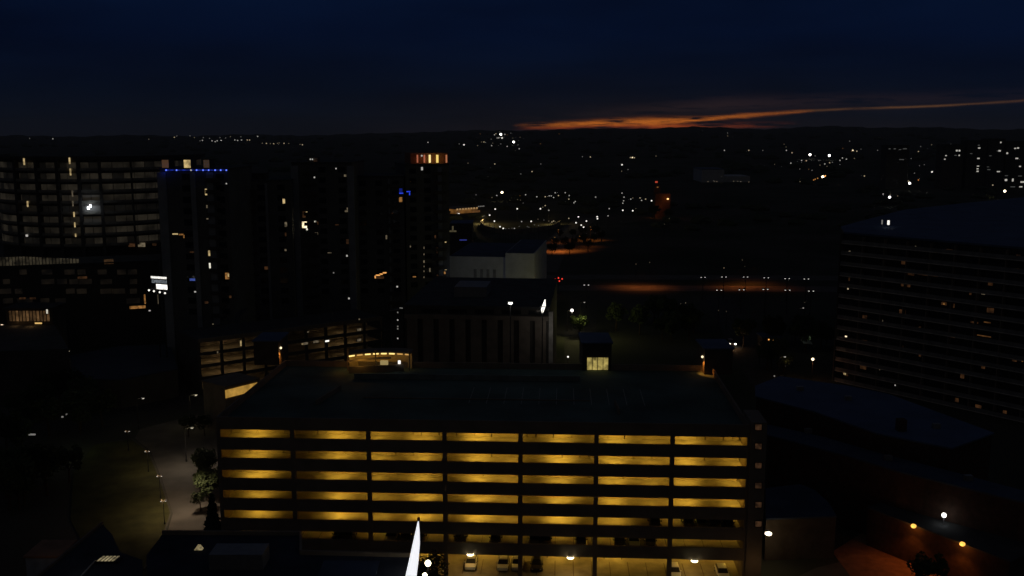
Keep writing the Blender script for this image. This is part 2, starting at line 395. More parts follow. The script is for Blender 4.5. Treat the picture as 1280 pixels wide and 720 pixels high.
# the oval: a curved wall with small lights all along
cluster([(616, 283.5, 0), (632, 286, 0), (636, 285.5, 0), (640, 285, 0), (643, 285.5, 1), (649, 283, 0), (652, 277, 1), (661, 284, 0), (664, 276.8, 2), (672.5, 274, 0), (680, 275, 0), (686, 276.5, 0), (673, 282, 0), (659, 283, 0), (690, 277.5, 1, 'y'), (692, 276.4, 1, 'y'), (694, 277.2, 0, 'y'), (668, 281, 0), (618, 276.5, 2), (625, 283.5, 2), (629, 285.5, 2), (688, 279, 0, 'y')],
        'tiny lamp along the rim of the lit oval', 'lamps on the rim of the oval')
ov = [G(a, b, 0) for a, b in ((607, 268+8), (601, 282), (606, 287), (620, 291), (645, 292), (670, 290), (692, 286), (700, 281))]
mb = MB()
for a, b in zip(ov, ov[1:]):
    d = (b-a).normalized(); n = Vector((-d.y, d.x, 0))*.4
    mb.prism([(a+n)[:2], (b+n)[:2], (b-n)[:2], (a-n)[:2]], 0, 3)
tag(mb.build('curved_wall', STONE), 'low curved stone wall closing the lit oval', 'wall')
for a, b, pw in ((604, 280, 4000), (609, 283, 1800), (690, 281, 2500)):
    g = G(a, b, 0); light('POINT', 'bulb', (g.x, g.y, 5), YEL_L, pw, size=.5)

# twin lamps beside the lawn and along the highway
tw = twin_lamp_proto()
lawn_l = ['twin lamp at the far bend of the lawn path', 'twin lamp at the top corner where lawn meets road', 'twin lamp midway along the curved lawn edge', 'twin lamp nearest the parking garage on the lawn edge']
for i, (px, py) in enumerate(((159, 539), (184, 564), (199, 595), (204, 626))):
    g = G(px, py, 4.3); place(tw, (g.x, g.y, 0), R(10), lawn_l[i], 'twin lamps along the lawn edge', .85, first=(i == 0))
    light('POINT', 'bulb', (g.x, g.y, 4.5), (1, .6, .25), (40, 85, 110, 160)[i], size=.3)
g = G(226, 588, 0); light('SPOT', 'bulb', (g.x+2, g.y, 8), (1, .8, .6), 900, size=.4, spot=R(150))  # extra light added to brighten the road, without a lamp post
g = G(222, 640, 0); light('SPOT', 'bulb', (g.x+2, g.y, 7.5), (1, .74, .5), 1400, size=.4, spot=R(150))
hw1 = [(879, 346), (905, 345.5), (932, 345.5), (958, 346.5), (984, 347.5), (1008, 348)]
hw2 = [(899, 362), (927, 361.5), (957, 361), (984.5, 362), (1014, 363)]
for k, (row, lb, gr) in enumerate(((hw1, 'twin-headed highway lamp in the farther row', 'farther row of highway lamps'), (hw2, 'twin-headed highway lamp in the nearer row', 'nearer row of highway lamps'))):
    for (px, py) in row:
        g = G(px, py, 9.2)
        o = place(tw, (g.x, g.y, 0), 0, lb, gr, 1.8)
        o.name = 'twin_street_lamp'
for (px, py, lb) in ((733, 355.5, 'lone twin lamp on the highway left of the lamp rows'),):
    g = G(px, py, 9.2); place(tw, (g.x, g.y, 0), 0, lb, None, 1.8)
for (px, py, pw) in ((800, 359, 1000), (785, 358, 700), (815, 358, 700), (925, 357, 1100), (940, 354, 1000), (905, 358, 350), (970, 360, 250)):
    g = G(px, py, 0); light('SPOT', 'bulb', (g.x, g.y-2, 8), (1, .25, .04), pw, size=.4, spot=R(150))
# orange-lit street far behind the pale building
lo = arm_lamp_proto(E_amber[1], 8.0)
for i, (px, py, pw) in enumerate(((690, 313, 2600), (700, 313.5, 3400), (713, 312.5, 3300), (724, 311, 1900), (728, 299, 1700), (738, 298.5, 2900), (748, 300, 1300), (698, 302, 900), (737, 307, 700))):
    g = G(px, py+1.5, 0)
    if i in (0, 3, 5, 7):
        place(lo, (g.x, g.y, 0), R(90*i), 'orange sodium lamp lighting the street behind the pale building', 'orange lamps on the far street', first=(i == 0))
    light('SPOT', 'bulb', (g.x, g.y, 7), (1, .25, .04), pw*.8, size=.5, spot=R(135))


# ================================================================ THE PARKING GARAGE
FA, FB = (-44.1, 138.0), (34.5, 134.0)
gar = Frame('parking_garage', 'long seven-level concrete parking garage with bright yellow openings', 'parking garage', FA, FB)
GR, L = gar.root, gar.L
FH, ZR, DEP = 3.16, 23.3, 36.0
x_first, _ = gar.at(275, 540); x_last, _ = gar.at(934.5, 552)
bays = [x_first] + [gar.at(p, 545)[0] for p in (365.2, 460.2, 555.5, 650.5, 745.7, 841)] + [x_last]
decks = [ZR-FH*k for k in range(8)]                  # the last one is street level
m, nt, N, Lk, b = nodes_of('parking_deck_lit')
for k in range(7):
    z = decks[k]
    MB().box(.05, L-.05, .32, DEP, z-.28, z).build('deck', ROOFDECK if k == 0 else DECK, GR)
    MB().box(0, L, 0, .30, z-.8 if k < 7 else z, z+1.1).build('spandrel', CONC, GR)
    if k < 7:
        bm = MB()
        for bx in bays: bm.box(bx-.25, bx+.25, .6, DEP-.4, z-.78, z-.285)
        bm.build('ceiling_beam', CONC, GR)
MB().box(-.2, L+.2, -8, DEP, .03, .10).build('ground_slab', DECK, GR)
for i, bx in enumerate(bays):
    w = .33 if 0 < i < 7 else .28
    cx = bx if 0 < i < 7 else (bx-.25 if i == 0 else bx+.25)
    MB().box(cx-w, cx+w, -.06, .42, .10, ZR+.9).build('column', CONC, GR)
    cc = MB()
    for yy in (17.5,):
        cc.box(bx-.3, bx+.3, yy-.3, yy+.3, .10, ZR-.3)
    cc.build('inner_column', CONC, GR)
MB().box(.02, L-.02, DEP, DEP+.3, .05, ZR+1.1).build('back_wall', CONC, GR)
MB().box(0, .28, .35, DEP-.02, .1, ZR+1.1).build('side_wall', CONC, GR)
MB().box(L-.28, L, .35, DEP-.02, .1, ZR+1.1).build('side_wall', CONC, GR)
# painted bays on every level
for k in range(8):
    mk = MB(); z = decks[k] + .004 if k < 7 else .104
    n = int(L/2.75)
    for i in range(1, n):
        x = i*L/n
        if k >= 6: mk.face([(x-.06, .8, z), (x+.06, .8, z), (x+.06, 6.0, z), (x-.06, 6.0, z)])
        if k == 0 and 12 < i < 24:
            mk.face([(x-.06, 13, z), (x+.06, 13, z), (x+.06, 23, z), (x-.06, 23, z)])
    if mk.v: mk.build('bay_marking', mat('worn_bay_paint', (.35, .36, .34), .8) if k == 0 else mat('bay_paint', (.12, .09, .06), .8), GR)
IW = mat('inner_panel_wall', (.50, .44, .34), .85, var=.22, scale=.35)
for k in range(1, 6):
    z = decks[k]; pw = MB(); x = .35; rr = random.Random(k)
    while x < (L-.6 if k != 5 else bays[5]+7.0):
        w_ = rr.choice((1.35, 2.7, 2.7)); x2 = min(x+w_, L-.35); dy = rr.uniform(0, .05)
        pw.box(x, x2-rr.choice((.05, .05, .16)), 5.6+dy, 5.85, z+.004, z+2.3); x = x2
    pw.build('inner_wall', IW, GR)
# ceiling lights: the same spots on each level
LX = [gar.at(p, 545, 5)[0] for p in (322, 424, 474, 528, 598, 638, 700, 768, 815, 858, 918)]
PW = [1.25, 1.5, .55, 1.2, 1.5, .4, 1.45, 1.25, .5, 1.1, .7]
for k in range(7):
    zc = decks[k]-.32
    ln = emit('tube_lamp', (1, .62, .12), 3.0)
    for i, x in enumerate(LX):
        f = random.uniform(.75, 1.25)*PW[i]
        if (k, i) in ((1, 1), (2, 1), (5, 3), (5, 0)): f *= .7
        if k < 6 and i == 10 and k in (0,): f *= .6
        yl = 3.4
        if k >= 5 or (k == 4 and x > bays[5]+6): yl = 7.6
        if k == 6: f *= 1.1
        lam = MB().box(x-.6, x+.6, yl, yl+.14, zc-.09, zc).build('ceiling_light', METAL, GR)
        MB().box(x-.56, x+.56, yl+.01, yl+.13, zc-.13, zc-.092).build('tube', ln, lam)
        if yl < 5:
            light('SPOT', 'bulb', (x, 4.0, zc-.16), (1, .59, .06), 350*f, GR, .25, (R(24), 0, 0), R(142)).data.spot_blend = 1.0
            light('AREA', 'bulb', (x, 2.6, zc-.16), (1, .52, .045), 30, GR, .9)  # weak orange fill added between the light pools
        else: light('AREA', 'bulb', (x, yl+.07, zc-.16), (1, .57, .06), 85*f, GR, .7)
    for x in (12, 36, 60, 74):
        light('AREA', 'bulb', (x, 12, zc-.16), (1, .42, .05), 34, GR, 1.2)
# bright lamps under the lowest spandrel
for px, py in ((588, 693), (713, 697), (868, 701)):
    x, z = gar.at(px, py, -.3)
    o = MB().box(x-.4, x+.4, -.5, -.062, z+.12, z+.22).build('entrance_lamp', METAL, GR)
    MB().ball((x, -.35, z), .55, .28, 10, 6).build('diffuser', emit('entrance_lamp_lit', (1, .86, .5), 4.0), o)
    light('POINT', 'bulb', (x, 1.6, z-.35), (1, .56, .14), 85, GR, .3)
# stair tower at the right end
tx0, tx1 = L+.05, L+2.3
MB().box(tx0, tx1, -.5, 6.0, .1, ZR+1.6).build('stair_tower', CONC, GR)
for py in (534, 558, 582, 607, 631, 655):
    o = gar.win(948, py, 8, 7, emit('stair_glow', (1, .46, .2), .028, vary=.7, scale=1.5), -.56, 'stair_window')
for i, (a, bb, yy) in enumerate(((2, 30, 25.5),)):
    pass
# roof: ramp wall, upstand and kerb line across the deck
MB().box(gar.at(440, 470, 26)[0], gar.at(725, 470, 26)[0], 27.6, 27.85, ZR+.004, ZR+.95).build('ramp_wall', mat('ramp_wall_concrete', (.22, .25, .25), .85), GR)
MB().box(19, 56, 15.1, 15.35, ZR+.004, ZR+.18).build('roof_kerb', CONC, GR)
MB().prism([(12.2, 11), (12.5, 11), (14.3, 20), (14.0, 20)], ZR+.004, ZR+.8).build('ramp_wall', CONC, GR)
MB().prism([(60.2, 8), (60.4, 8), (60.0, 13), (59.8, 13)], ZR+.004, ZR+.9).build('ramp_wall', CONC, GR)
# street-level strip in front
light('POINT', 'bulb', (L+1.2, -3.5, 3.5), (1, .55, .2), 22, GR, .3)

def roof_house(px0, px1, pybase, H, depth, label, lamp=None, glow=None):
    a = G(px0, pybase, ZR); c = G(px1, pybase, ZR)
    f = Frame('stair_penthouse', label, 'penthouse', (a.x, a.y), (c.x, c.y))
    f.root.location.z = 0
    MB().box(0, f.L, 0, depth, ZR+.004, ZR+H).build('wall', mat('penthouse_wall', (.09, .08, .07), .85), f.root)
    MB().box(-.25, f.L+.25, -.25, depth+.25, ZR+H+.002, ZR+H+.25).build('roof', ROOFPALE, f.root)
    return f
ph = roof_house(728, 764, 463, 5.0, 8.5, 'square stair penthouse with tall yellow window on the garage roof')
for i in range(3):
    x0 = ph.L*(.16+.25*i); 
x0, _ = ph.at(733.5, 455); x1, _ = ph.at(760.5, 455); _, z0 = ph.at(740, 462.2); _, z1 = ph.at(740, 447)
wy = emit('stair_lobby_glow', (1, .78, .22), .32, vary=.7, scale=.8)
for i in range(4):
    a = x0+(x1-x0)*i/4+.06; c = x0+(x1-x0)*(i+1)/4-.06
    o = MB().box(a, c, -.10, -.01, z0, z1).build('window', wy, ph.root)
    MB().box(a-.05, a-.002, -.13, -.01, z0, z1).box(c+.002, c+.05, -.13, -.01, z0, z1).build('frame', DARKMETAL, o)
g = ph.at(747, 463)
ph2 = roof_house(880, 915, 468, 4.6, 7.5, 'stair penthouse with an orange wall lamp on the garage roof right end')
o = MB().box(-.35, -.03, .6, .8, ZR+3.2, ZR+3.6).build('wall_lamp', METAL, ph2.root)
MB().ball((-.25, .7, ZR+3.1), .22, 1.2).build('lens', E_warm[2], o)
light('SPOT', 'bulb', (-.8, .4, ZR+2.4), (1, .30, .035), 420, ph2.root, .15, (0, R(-38), 0), R(100)); light('POINT', 'bulb', (-.6, .3, ZR+2.3), (1, .45, .12), 12, ph2.root, .1)
ph3 = roof_house(318, 349, 456, 4.4, 7.5, 'stair penthouse with an orange wall lamp on the garage roof left end')
o = MB().box(ph3.L+.03, ph3.L+.35, .6, .8, ZR+3.2, ZR+3.6).build('wall_lamp', METAL, ph3.root)
MB().ball((ph3.L+.25, .7, ZR+3.1), .22, 1.2).build('lens', E_warm[2], o)
light('SPOT', 'bulb', (ph3.L+.8, .4, ZR+2.4), (1, .34, .05), 300, ph3.root, .15, (0, R(38), 0), R(100)); light('POINT', 'bulb', (ph3.L+.6, .3, ZR+2.3), (1, .45, .12), 12, ph3.root, .1)

# curved lit canopy at the top of the ramp
def canopy():
    Y0 = 171.0
    root = thing('ramp_canopy', 'curved amber-lit canopy over the ramp mouth on the garage roof', 'canopy', (0, 0, 0))
    top = [(435, 444), (445, 442.6), (455, 441.6), (465, 440.9), (475, 440.5), (485, 440.4), (495, 440.7), (505, 441.2), (514, 442)]
    tp = [PY(px, py, Y0 + 2.5*math.sin(math.pi*i/8)) for i, (px, py) in enumerate(top)]
    zt = [p.z for p in tp]
    slab, wall, lowr = MB(), MB(), MB()
    for i in range(8):
        a, c = tp[i], tp[i+1]
        slab.loft([[(p.x, p.y-.3, p.z-.05), (p.x, p.y+3, p.z-.05), (p.x, p.y+3, p.z+.2), (p.x, p.y-.3, p.z+.2)] for p in (a, c)])
        wall.loft([[(p.x, p.y+1.2, ZR+.02), (p.x, p.y+1.5, ZR+.02), (p.x, p.y+1.5, p.z-.06), (p.x, p.y+1.2, p.z-.06)] for p in (a, c)])
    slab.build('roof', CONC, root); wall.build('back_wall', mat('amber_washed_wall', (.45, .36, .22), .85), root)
    fx = emit('canopy_fixture', (1, .70, .22), 1.5)
    for i in range(8):
        a, c = tp[i], tp[i+1]; u0, u1 = .15, .85
        p, q = a.lerp(c, u0), a.lerp(c, u1)
        MB().loft([[(s.x, s.y-.34, s.z-.30), (s.x, s.y-.1, s.z-.30), (s.x, s.y-.1, s.z-.06), (s.x, s.y-.34, s.z-.06)] for s in (p, q)]).build('light_fixture', fx if i not in (1, 6, 7) else emit('canopy_fixture_dim', (1, .55, .14), .6), root)
        mid = a.lerp(c, .5)
        light('AREA', 'bulb', (mid.x, mid.y+.2, mid.z-.4), (1, .48, .05), 5 if i < 5 else 1.6, root, .8)
    rail = [PY(px, py, Y0-1.2) for px, py in ((435, 452), (455, 449.5), (475, 448), (489, 447.8))]
    for p, q in zip(rail, rail[1:]):
        lowr.loft([[(s.x, s.y, s.z-.12), (s.x, s.y+.25, s.z-.12), (s.x, s.y+.25, s.z+.2), (s.x, s.y, s.z+.2)] for s in (p, q)])
    lowr.build('rail', mat('rail_paint', (.5, .42, .28), .7), root)
    a, c = PY(436, 464.5, Y0-2.5), PY(505, 464, Y0-1.0)
    MB().loft([[(p.x, p.y, ZR+.01), (p.x, p.y+.25, ZR+.01), (p.x, p.y+.25, ZR+1.25), (p.x, p.y, ZR+1.25)] for p in (a, c)]).build('parapet', CONC, root)
    for px in (435, 470, 512):
        b0 = PY(px, 464, Y0-.4); MB().tube((b0.x, b0.y, ZR), (b0.x, b0.y, 27.3), .12).build('post', CONC, root)
    p = PY(480, 453.5, Y0-.8); MB().box(p.x-.7, p.x+.7, p.y, p.y+.5, p.z-.4, p.z+.35).build('ticket_booth', emit('booth_glow', (1, .75, .3), .3), root)
    p = PY(499, 453, Y0-1.4); MB().box(p.x-.22, p.x+.22, p.y, p.y+.3, p.z-.3, p.z+.3).build('booth_lamp', E_white[2], root)
    light('POINT', 'bulb', (tp[2].x, Y0-2.6, ZR+2.3), (1, .5, .08), 34, root, .2)
    light('POINT', 'bulb', (tp[0].x-1.2, Y0-2.0, ZR+1.6), (1, .36, .05), 16, root, .2)
canopy()

# floodlight poles on the garage roof
def flood(px, pyh, pyb, Y, label, sail=False):
    p = PY(px, pyh, Y)
    t = thing('roof_floodlight', label, 'lamp post', (p.x, p.y, 0))
    MB().tube((0, 0, ZR), (0, 0, ZR+.6), .2, .2).tube((0, 0, ZR+.6), (0, 0, p.z-.1), .11, .08).build('pole', DARKMETAL, t)
    MB().box(-.5, .5, -.3, .3, p.z+.22, p.z+.34).build('lamp_hood', METAL, t)
    if sail:
        MB().loft([[(x0, -.05, z), (x1, -.05, z), (x1, .05, z), (x0, .05, z)] for x0, x1, z in ((-.1, .1, p.z-.9), (-.25, .35, p.z-.3), (-.05, .6, p.z+.4), (.42, .55, p.z+1.6))]).build('banner_light', emit('sail_light', WHITE_L, 1.6), t)
    else:
        MB().ball((0, 0, p.z), .42, .6).build('lens', emit('flood_lens', (1, .97, .85), 3.5), t)
    light('POINT', 'bulb', (0, -.8, p.z-.5), (1, .93, .8), 26, t, .2)
flood(638, 379, 455, 174, 'tall roof floodlight with round white head before the ribbed office block')
flood(678, 385, 455, 174, 'tall roof floodlight with slanted white blade at the office block corner', True)

# ================================================================ CARS
def car_proto(paint, name='parked_car'):
    t = thing(name, 'x', 'car')
    st = [(-2.25, .38, .62, .70), (-2.18, .28, .80, .82), (-1.3, .24, .88, .88), (0, .24, .90, .90), (1.2, .24, .92, .88), (2.05, .28, .86, .82), (2.2, .40, .64, .72)]
    rg = []
    for y, z0, z1, w in st:
        rg.append([(-w*.9, y, z0), (w*.9, y, z0), (w, y, z0+.2), (w*.97, y, z1-.08), (w*.85, y, z1), (-w*.85, y, z1), (-w*.97, y, z1-.08), (-w, y, z0+.2)])
    MB().loft(rg).build('body', paint, t)
    cab = [(-1.15, .74, .885), (-.45, .64, 1.38), (1.1, .64, 1.42), (1.95, .74, .92)]
    g = MB(); yb0, yb1 = -1.15, 1.95; yt0, yt1 = -.42, 1.25
    g.loft([[(-.76, yb0, .87), (.76, yb0, .87), (.76, yb1, .9), (-.76, yb1, .9)], [(-.62, yt0, 1.36), (.62, yt0, 1.36), (.62, yt1, 1.38), (-.62, yt1, 1.38)]])
    g.build('window_glass', GLASS, t)
    MB().loft([[(-.65, yt0-.05, 1.362), (.65, yt0-.05, 1.362), (.65, yt1+.05, 1.382), (-.65, yt1+.05, 1.382)], [(-.55, yt0+.15, 1.45), (.55, yt0+.15, 1.45), (.55, yt1-.1, 1.46), (-.55, yt1-.1, 1.46)]]).build('roof', paint, t)
    for sx in (-1, 1):
        for y in (-1.38, 1.35):
            w = MB().tube((sx*.70, y, .32), (sx*.92, y, .32), .32, .32, 14).build('wheel', TYRE, t)
            MB().tube((sx*.921, y, .32), (sx*.935, y, .32), .19, .17, 10).build('rim', SILVER, w)
        MB().box(sx*.62-.13, sx*.62+.13, -2.27, -2.19, .60, .74).build('headlight', mat('headlight_glass', (.6, .6, .6), .1), t)
        MB().box(sx*.66-.11, sx*.66+.11, 2.15, 2.23, .62, .78).build('tail_light', mat('tail_light_red', (.35, .02, .02), .3), t)
        MB().box(sx*.9-.1, sx*.9+.1, -.95, -.8, .88, 1.02).build('mirror', paint, t)
    return t
protos = {n: car_proto(p) for n, p in (('w', WHITEPAINT), ('s', SILVER), ('k', BLACKPAINT), ('g', GREYPAINT))}
usedp = set()
def car(kind, loc, rz, label, group=None):
    o = place(protos[kind], loc, rz, label, group, first=kind not in usedp); usedp.add(kind)
    return o
ang = GR.rotation_euler.z
def gcar(kind, px, level, label, face=0, yin=3.4):
    z = decks[level] if level < 7 else .104
    x, _ = gar.at(px, {5: 655, 4: 640, 6: 680, 7: 700}.get(level, 655), yin)
    p = gar.A + gar.u*x + gar.n*yin
    car(kind, (p.x, p.y, z+.004), ang + (math.pi if face else 0), label, 'cars parked on garage levels')
k6 = [(285, 'k', 'dark car behind the spandrel, left end of the second level'), (299, 'g', 'grey car next to the leftmost dark car, second level'), (361, 'k', 'dark car beside the first inner column, second level'), (425, 'k', 'black car in the second bay, second level'), (437, 'g', 'grey car at the end of the second bay, second level'),
      (490, 's', 'silver car just left of the glowing spire, second level'), (508, 'k', 'black car directly behind the glowing spire'), (525, 'k', 'black car just right of the glowing spire tip'), (576, 'k', 'dark car above the left entrance lamp'),
      (620, 'k', 'dark car in the fourth bay, second level'), (668, 'g', 'grey car right of the middle column, second level'), (682, 'k', 'black car in the fifth bay, second level'), (726, 'k', 'dark car above the middle entrance lamp'),
      (774, 'k', 'black car in the sixth bay left half, second level'), (792, 'w', 'car showing a white panel in the sixth bay, second level'), (812, 'k', 'black car in the sixth bay right half, second level')]
for px, k, lb in k6: gcar(k, px, 6, lb)
for px, k, lb in ((818, 'k', 'dark car at the sixth bay end, third level'), (860, 'k', 'first dark car of the seventh bay, third level'), (876, 'g', 'second grey car of the seventh bay, third level'), (893, 'k', 'third dark car of the seventh bay, third level'), (909, 'k', 'last dark car before the garage end, third level')):
    gcar(k, px, 5, lb)
for px, k, lb, yy in ((589, 'w', 'white car under the left entrance lamp at street level', 3.6), (629, 'w', 'white car in the middle of the fourth bay at street level', 3.6), (647, 'w', 'white car half hidden by the middle column at street level', 3.8), (671, 'k', 'black car right of the middle column at street level', 3.6),
                      (843, 'w', 'white car by the last inner column at street level', 2.2), (903, 'w', 'white car in the seventh bay at street level', 2.2)):
    x, _ = gar.at(px, 703, yy); p = gar.A + gar.u*x + gar.n*yy
    car(k, (p.x, p.y, .11), ang, lb, 'cars parked at street level')
# bollards / parking meters at street level
bt = thing('parking_meter', 'x', 'parking meter')
MB().tube((0, 0, 0), (0, 0, 1.05), .05).build('post', DARKMETAL, bt)
MB().box(-.14, .14, -.1, .1, 1.05, 1.42).build('meter_head', DARKMETAL, bt)
for i, (px, lb) in enumerate(((684, 'meter post left of the middle entrance lamp'), (724, 'meter post right of the middle entrance lamp'), (755, 'first meter post of the sixth bay'), (777, 'second meter post of the sixth bay'), (883, 'meter post left of the seventh bay middle'), (905, 'meter post right of the seventh bay middle'))):
    y = 7.0
    x, _ = gar.at(px, 705 if i < 4 else 680, y); p = gar.A + gar.u*x + gar.n*y
    place(bt, (p.x, p.y, .104 if i < 4 else decks[6]), ang, lb, 'dark posts in the garage', first=(i == 0))
# the driving car and others
E_head = emit('headlight_on', (1, .93, .75), 6)
g = G(913, 431, 0); dc = car('g', (g.x, g.y, .05), R(0), 'car driving toward the garage with both headlights on')
for ch in list(dc.children):
    if ch.name.startswith('headlight'):
        ch.data = ch.data.copy(); ch.data.materials.clear(); ch.data.materials.append(E_head)
dc.scale = (1.2,)*3
for s in (-.78, .78):
    l = MB().ball((s, -2.32, .67), .24, .9).build('headlight_lamp', E_head, dc)
light('POINT', 'bulb', (0, -5, 1.0), (1, .5, .2), 90, dc, .3)
for i, (px, py, k, lb) in enumerate(((378, 429, 'w', 'pale car on the podium roof left of two others'), (394, 427, 's', 'silver car in the middle on the podium roof'), (408, 427, 'w', 'white car catching a lamp on the podium roof'))):
    pass

# ================================================================ BUILDINGS BEHIND
# ribbed office block
ob = Frame('office_block', 'dark ribbed office block standing behind the garage roof', 'building', PY(506, 400, 222)[:2], PY(686, 400, 219)[:2])
_, zt = ob.at(600, 385)
MB().box(0, ob.L, 0, 44, 0, zt).build('wall', DARKWALL, ob.root)
MB().box(-.2, ob.L+.2, -.2, 44.2, zt+.002, zt+.5).build('roof', ROOFDARK, ob.root)
_, zb = ob.at(600, 399)
n = 9
for i in range(n):
    x = ob.L*(i+.5)/n
    MB().box(x-1.25, x+1.25, -.7, -.01, 0, zb).build('pilaster', STONE, ob.root)
MB().box(.02, ob.L-.02, -.8, -.01, zb+.01, zb+1.0).build('cornice', STONE, ob.root)
for i in range(5): MB().box(4+i*6.3, 8.5+i*6.3, -.04, -.005, zb+1.3, zt-.4).build('window_band', GLASS, ob.root)
MB().box(10, 18, 12, 22, zt+.504, zt+3).build('roof_plant', METAL, ob.root)
MB().box(ob.L+.02, ob.L+1.0, -.3, .7, 8, zb+2).build('corner_pier', mat('lightened_corner_pier', (.5, .49, .47), .8), ob.root)  # lit edge: part of the light is put into this paler colour
light('POINT', 'bulb', (ob.L+1.2, -5, zb-1), (1, .93, .82), 60, ob.root, .3); light('POINT', 'bulb', (ob.L-3, -9, zb+1), (1, .85, .7), 40, ob.root, .3)  # added lights for the corner pier, no lamp stands here

pb = Frame('pale_hall', 'pale blue-grey flat-roofed hall behind the ribbed office block', 'building', PY(562, 345, 330)[:2], PY(668, 345, 326)[:2])
xs, _ = pb.at(632, 330); _, z1 = pb.at(600, 321); _, z2 = pb.at(650, 316.5)
MB().box(0, xs-.01, 0, 42, 0, z1).build('wall', PALEWALL, pb.root)
MB().box(xs, pb.L, -.6, 42, 0, z2).build('wall', PALEWALL, pb.root)
MB().box(.4, xs-.4, .4, 41.6, z1+.004, z1+.2).build('roof', ROOFSLATE, pb.root)
MB().box(xs+.4, pb.L-.4, 0, 41.6, z2+.004, z2+.2).build('roof', ROOFSLATE, pb.root)
for px in (594, 602, 610, 618):
    x, _ = pb.at(px, 340); MB().box(x-.5, x+.5, -.06, .02, z1-8.5, z1-4.3).build('window', mat('hall_slot', (.3, .31, .34), .7), pb.root)
light('SPOT', 'bulb', (pb.L*.75, -22, z2-3), (.62, .72, 1), 130, pb.root, 2.0, (R(90), 0, 0), R(110))  # this spot and the next are added to brighten the hall wall
light('SPOT', 'bulb', (pb.L*.25, -22, z2-5), (.62, .72, 1), 120, pb.root, 2.0, (R(90), 0, 0), R(110))

ps = Frame('stepped_block', 'low block with amber-lit slanted canopy among the far lamps', 'building', PY(569, 262, 800)[:2], PY(600, 262, 820)[:2])
_, z1 = ps.at(580, 260.5); _, z0 = ps.at(580, 270)
MB().box(0, ps.L, 0, 25, 0, z0).build('wall', DARKWALL, ps.root)
MB().box(0, ps.L*.9, 0, 25, z0+.01, z1-.3).build('amber_storey', emit('amber_storey', (1, .42, .09), .10, vary=.6, scale=.2), ps.root)
MB().box(-.5, ps.L*.9, -.8, 25, z1-.29, z1).build('roof', CONC, ps.root)
for i in range(8):
    x = ps.L*.9*(i+.5)/8; MB().box(x-.9, x+.9, -1.0, -.81, z1-1.0, z1+.3).build('canopy_light', emit('far_canopy_light', (1, .6, .25), .35), ps.root)
for i in range(4):
    x = ps.L*(.92+.035*i*2); MB().box(x-.5, x+.5, -1.0, -.6, z1+.4, z1+1.2).build('roof_lamp', E_white[0], ps.root)
ps.win(573.5, 267.7, 2.2, 2.2, E_white[2], -1.05, 'door_lamp')
ps.win(595, 266, 10, 6, emit('amber_gable', (1, .42, .12), .12, vary=.5, scale=.3), -1.02, 'entrance_glow')

pc = Frame('low_block', 'small dark block with a blue roof strip beyond the towers', 'building', PY(563, 300, 470)[:2], PY(590, 300, 470)[:2])
_, z1 = pc.at(575, 280)
MB().box(0, pc.L, 0, 18, 0, z1).build('wall', DARKWALL, pc.root)
MB().box(-.2, pc.L+.2, -.2, 18.2, z1+.002, z1+.4).build('roof', ROOFPALE, pc.root)
pc.win(579, 300, 9, 1.4, emit('blue_sign_strip', (.12, .16, 1), .18), -.1, 'blue_strip')
pc.win(566, 286, 2, 7, emit('beige_glow', (.9, .75, .4), .07), -.1, 'stair_window'); pc.win(566, 289, 9, 2, emit('beige_glow', (.9, .75, .4), .07), -.12, 'entrance')

# far pale warehouse
wh = Frame('warehouse', 'pale far warehouse faintly visible on the dark plain', 'building', PY(877, 225, 1290)[:2], PY(905, 225, 1290)[:2])
_, z1 = wh.at(890, 212); z0 = hills(wh.A.x, wh.A.y)
MB().box(0, wh.L, 0, 60, z0-1, z1).build('wall', PALEWALL, wh.root)
MB().box(wh.L+.01, wh.L*2.2, 5, 60, z0-1, z1-9).build('wing', PALEWALL, wh.root)
MB().box(-.5, wh.L+.4, -.5, 60.5, z1+.01, z1+1).build('roof', ROOFPALE, wh.root)

# orange-lit mast / church tower
def orange_tower():
    g = G(828, 272, 0)
    f = Frame('church_tower', 'slim tower glowing dull orange with a red light on top', 'church tower', (g.x-6, g.y), (g.x+6, g.y))
    _, zt = f.at(820, 226); _, zm = f.at(834, 242)
    MB().box(0, 12, 0, 12, 0, zm).build('nave', BRICK, f.root)
    MB().loft([[(x-w, 6-w, z), (x+w, 6-w, z), (x+w, 6+w, z), (x-w, 6+w, z)] for x, w, z in ((2, 2.6, zm+.01), (2, 2.2, zm+5), (2, .3, zt))]).build('spire', BRICK, f.root)
    f.win(820.5, 227.5, 3, 2, emit('spire_lamp', (1, .12, .06), .5), -.3, 'warning_lamp')
    f.win(822, 234, 2, 1.5, E_amber[0], -.1, 'lamp')
    f.win(834.8, 248.7, 2.2, 1.6, emit('porch_lamp', (1, .55, .2), 2.5), -.6, 'porch_lamp')
    for px, py, pw in ((834, 248, 220), (819, 262, 110), (822, 236, 40), (817, 268, 110), (827, 258, 60)):
        x, z = f.at(px, py, -4); light('POINT', 'bulb', (x, -3.5, z), (1, .28, .05), pw, f.root, .4)
orange_tower()

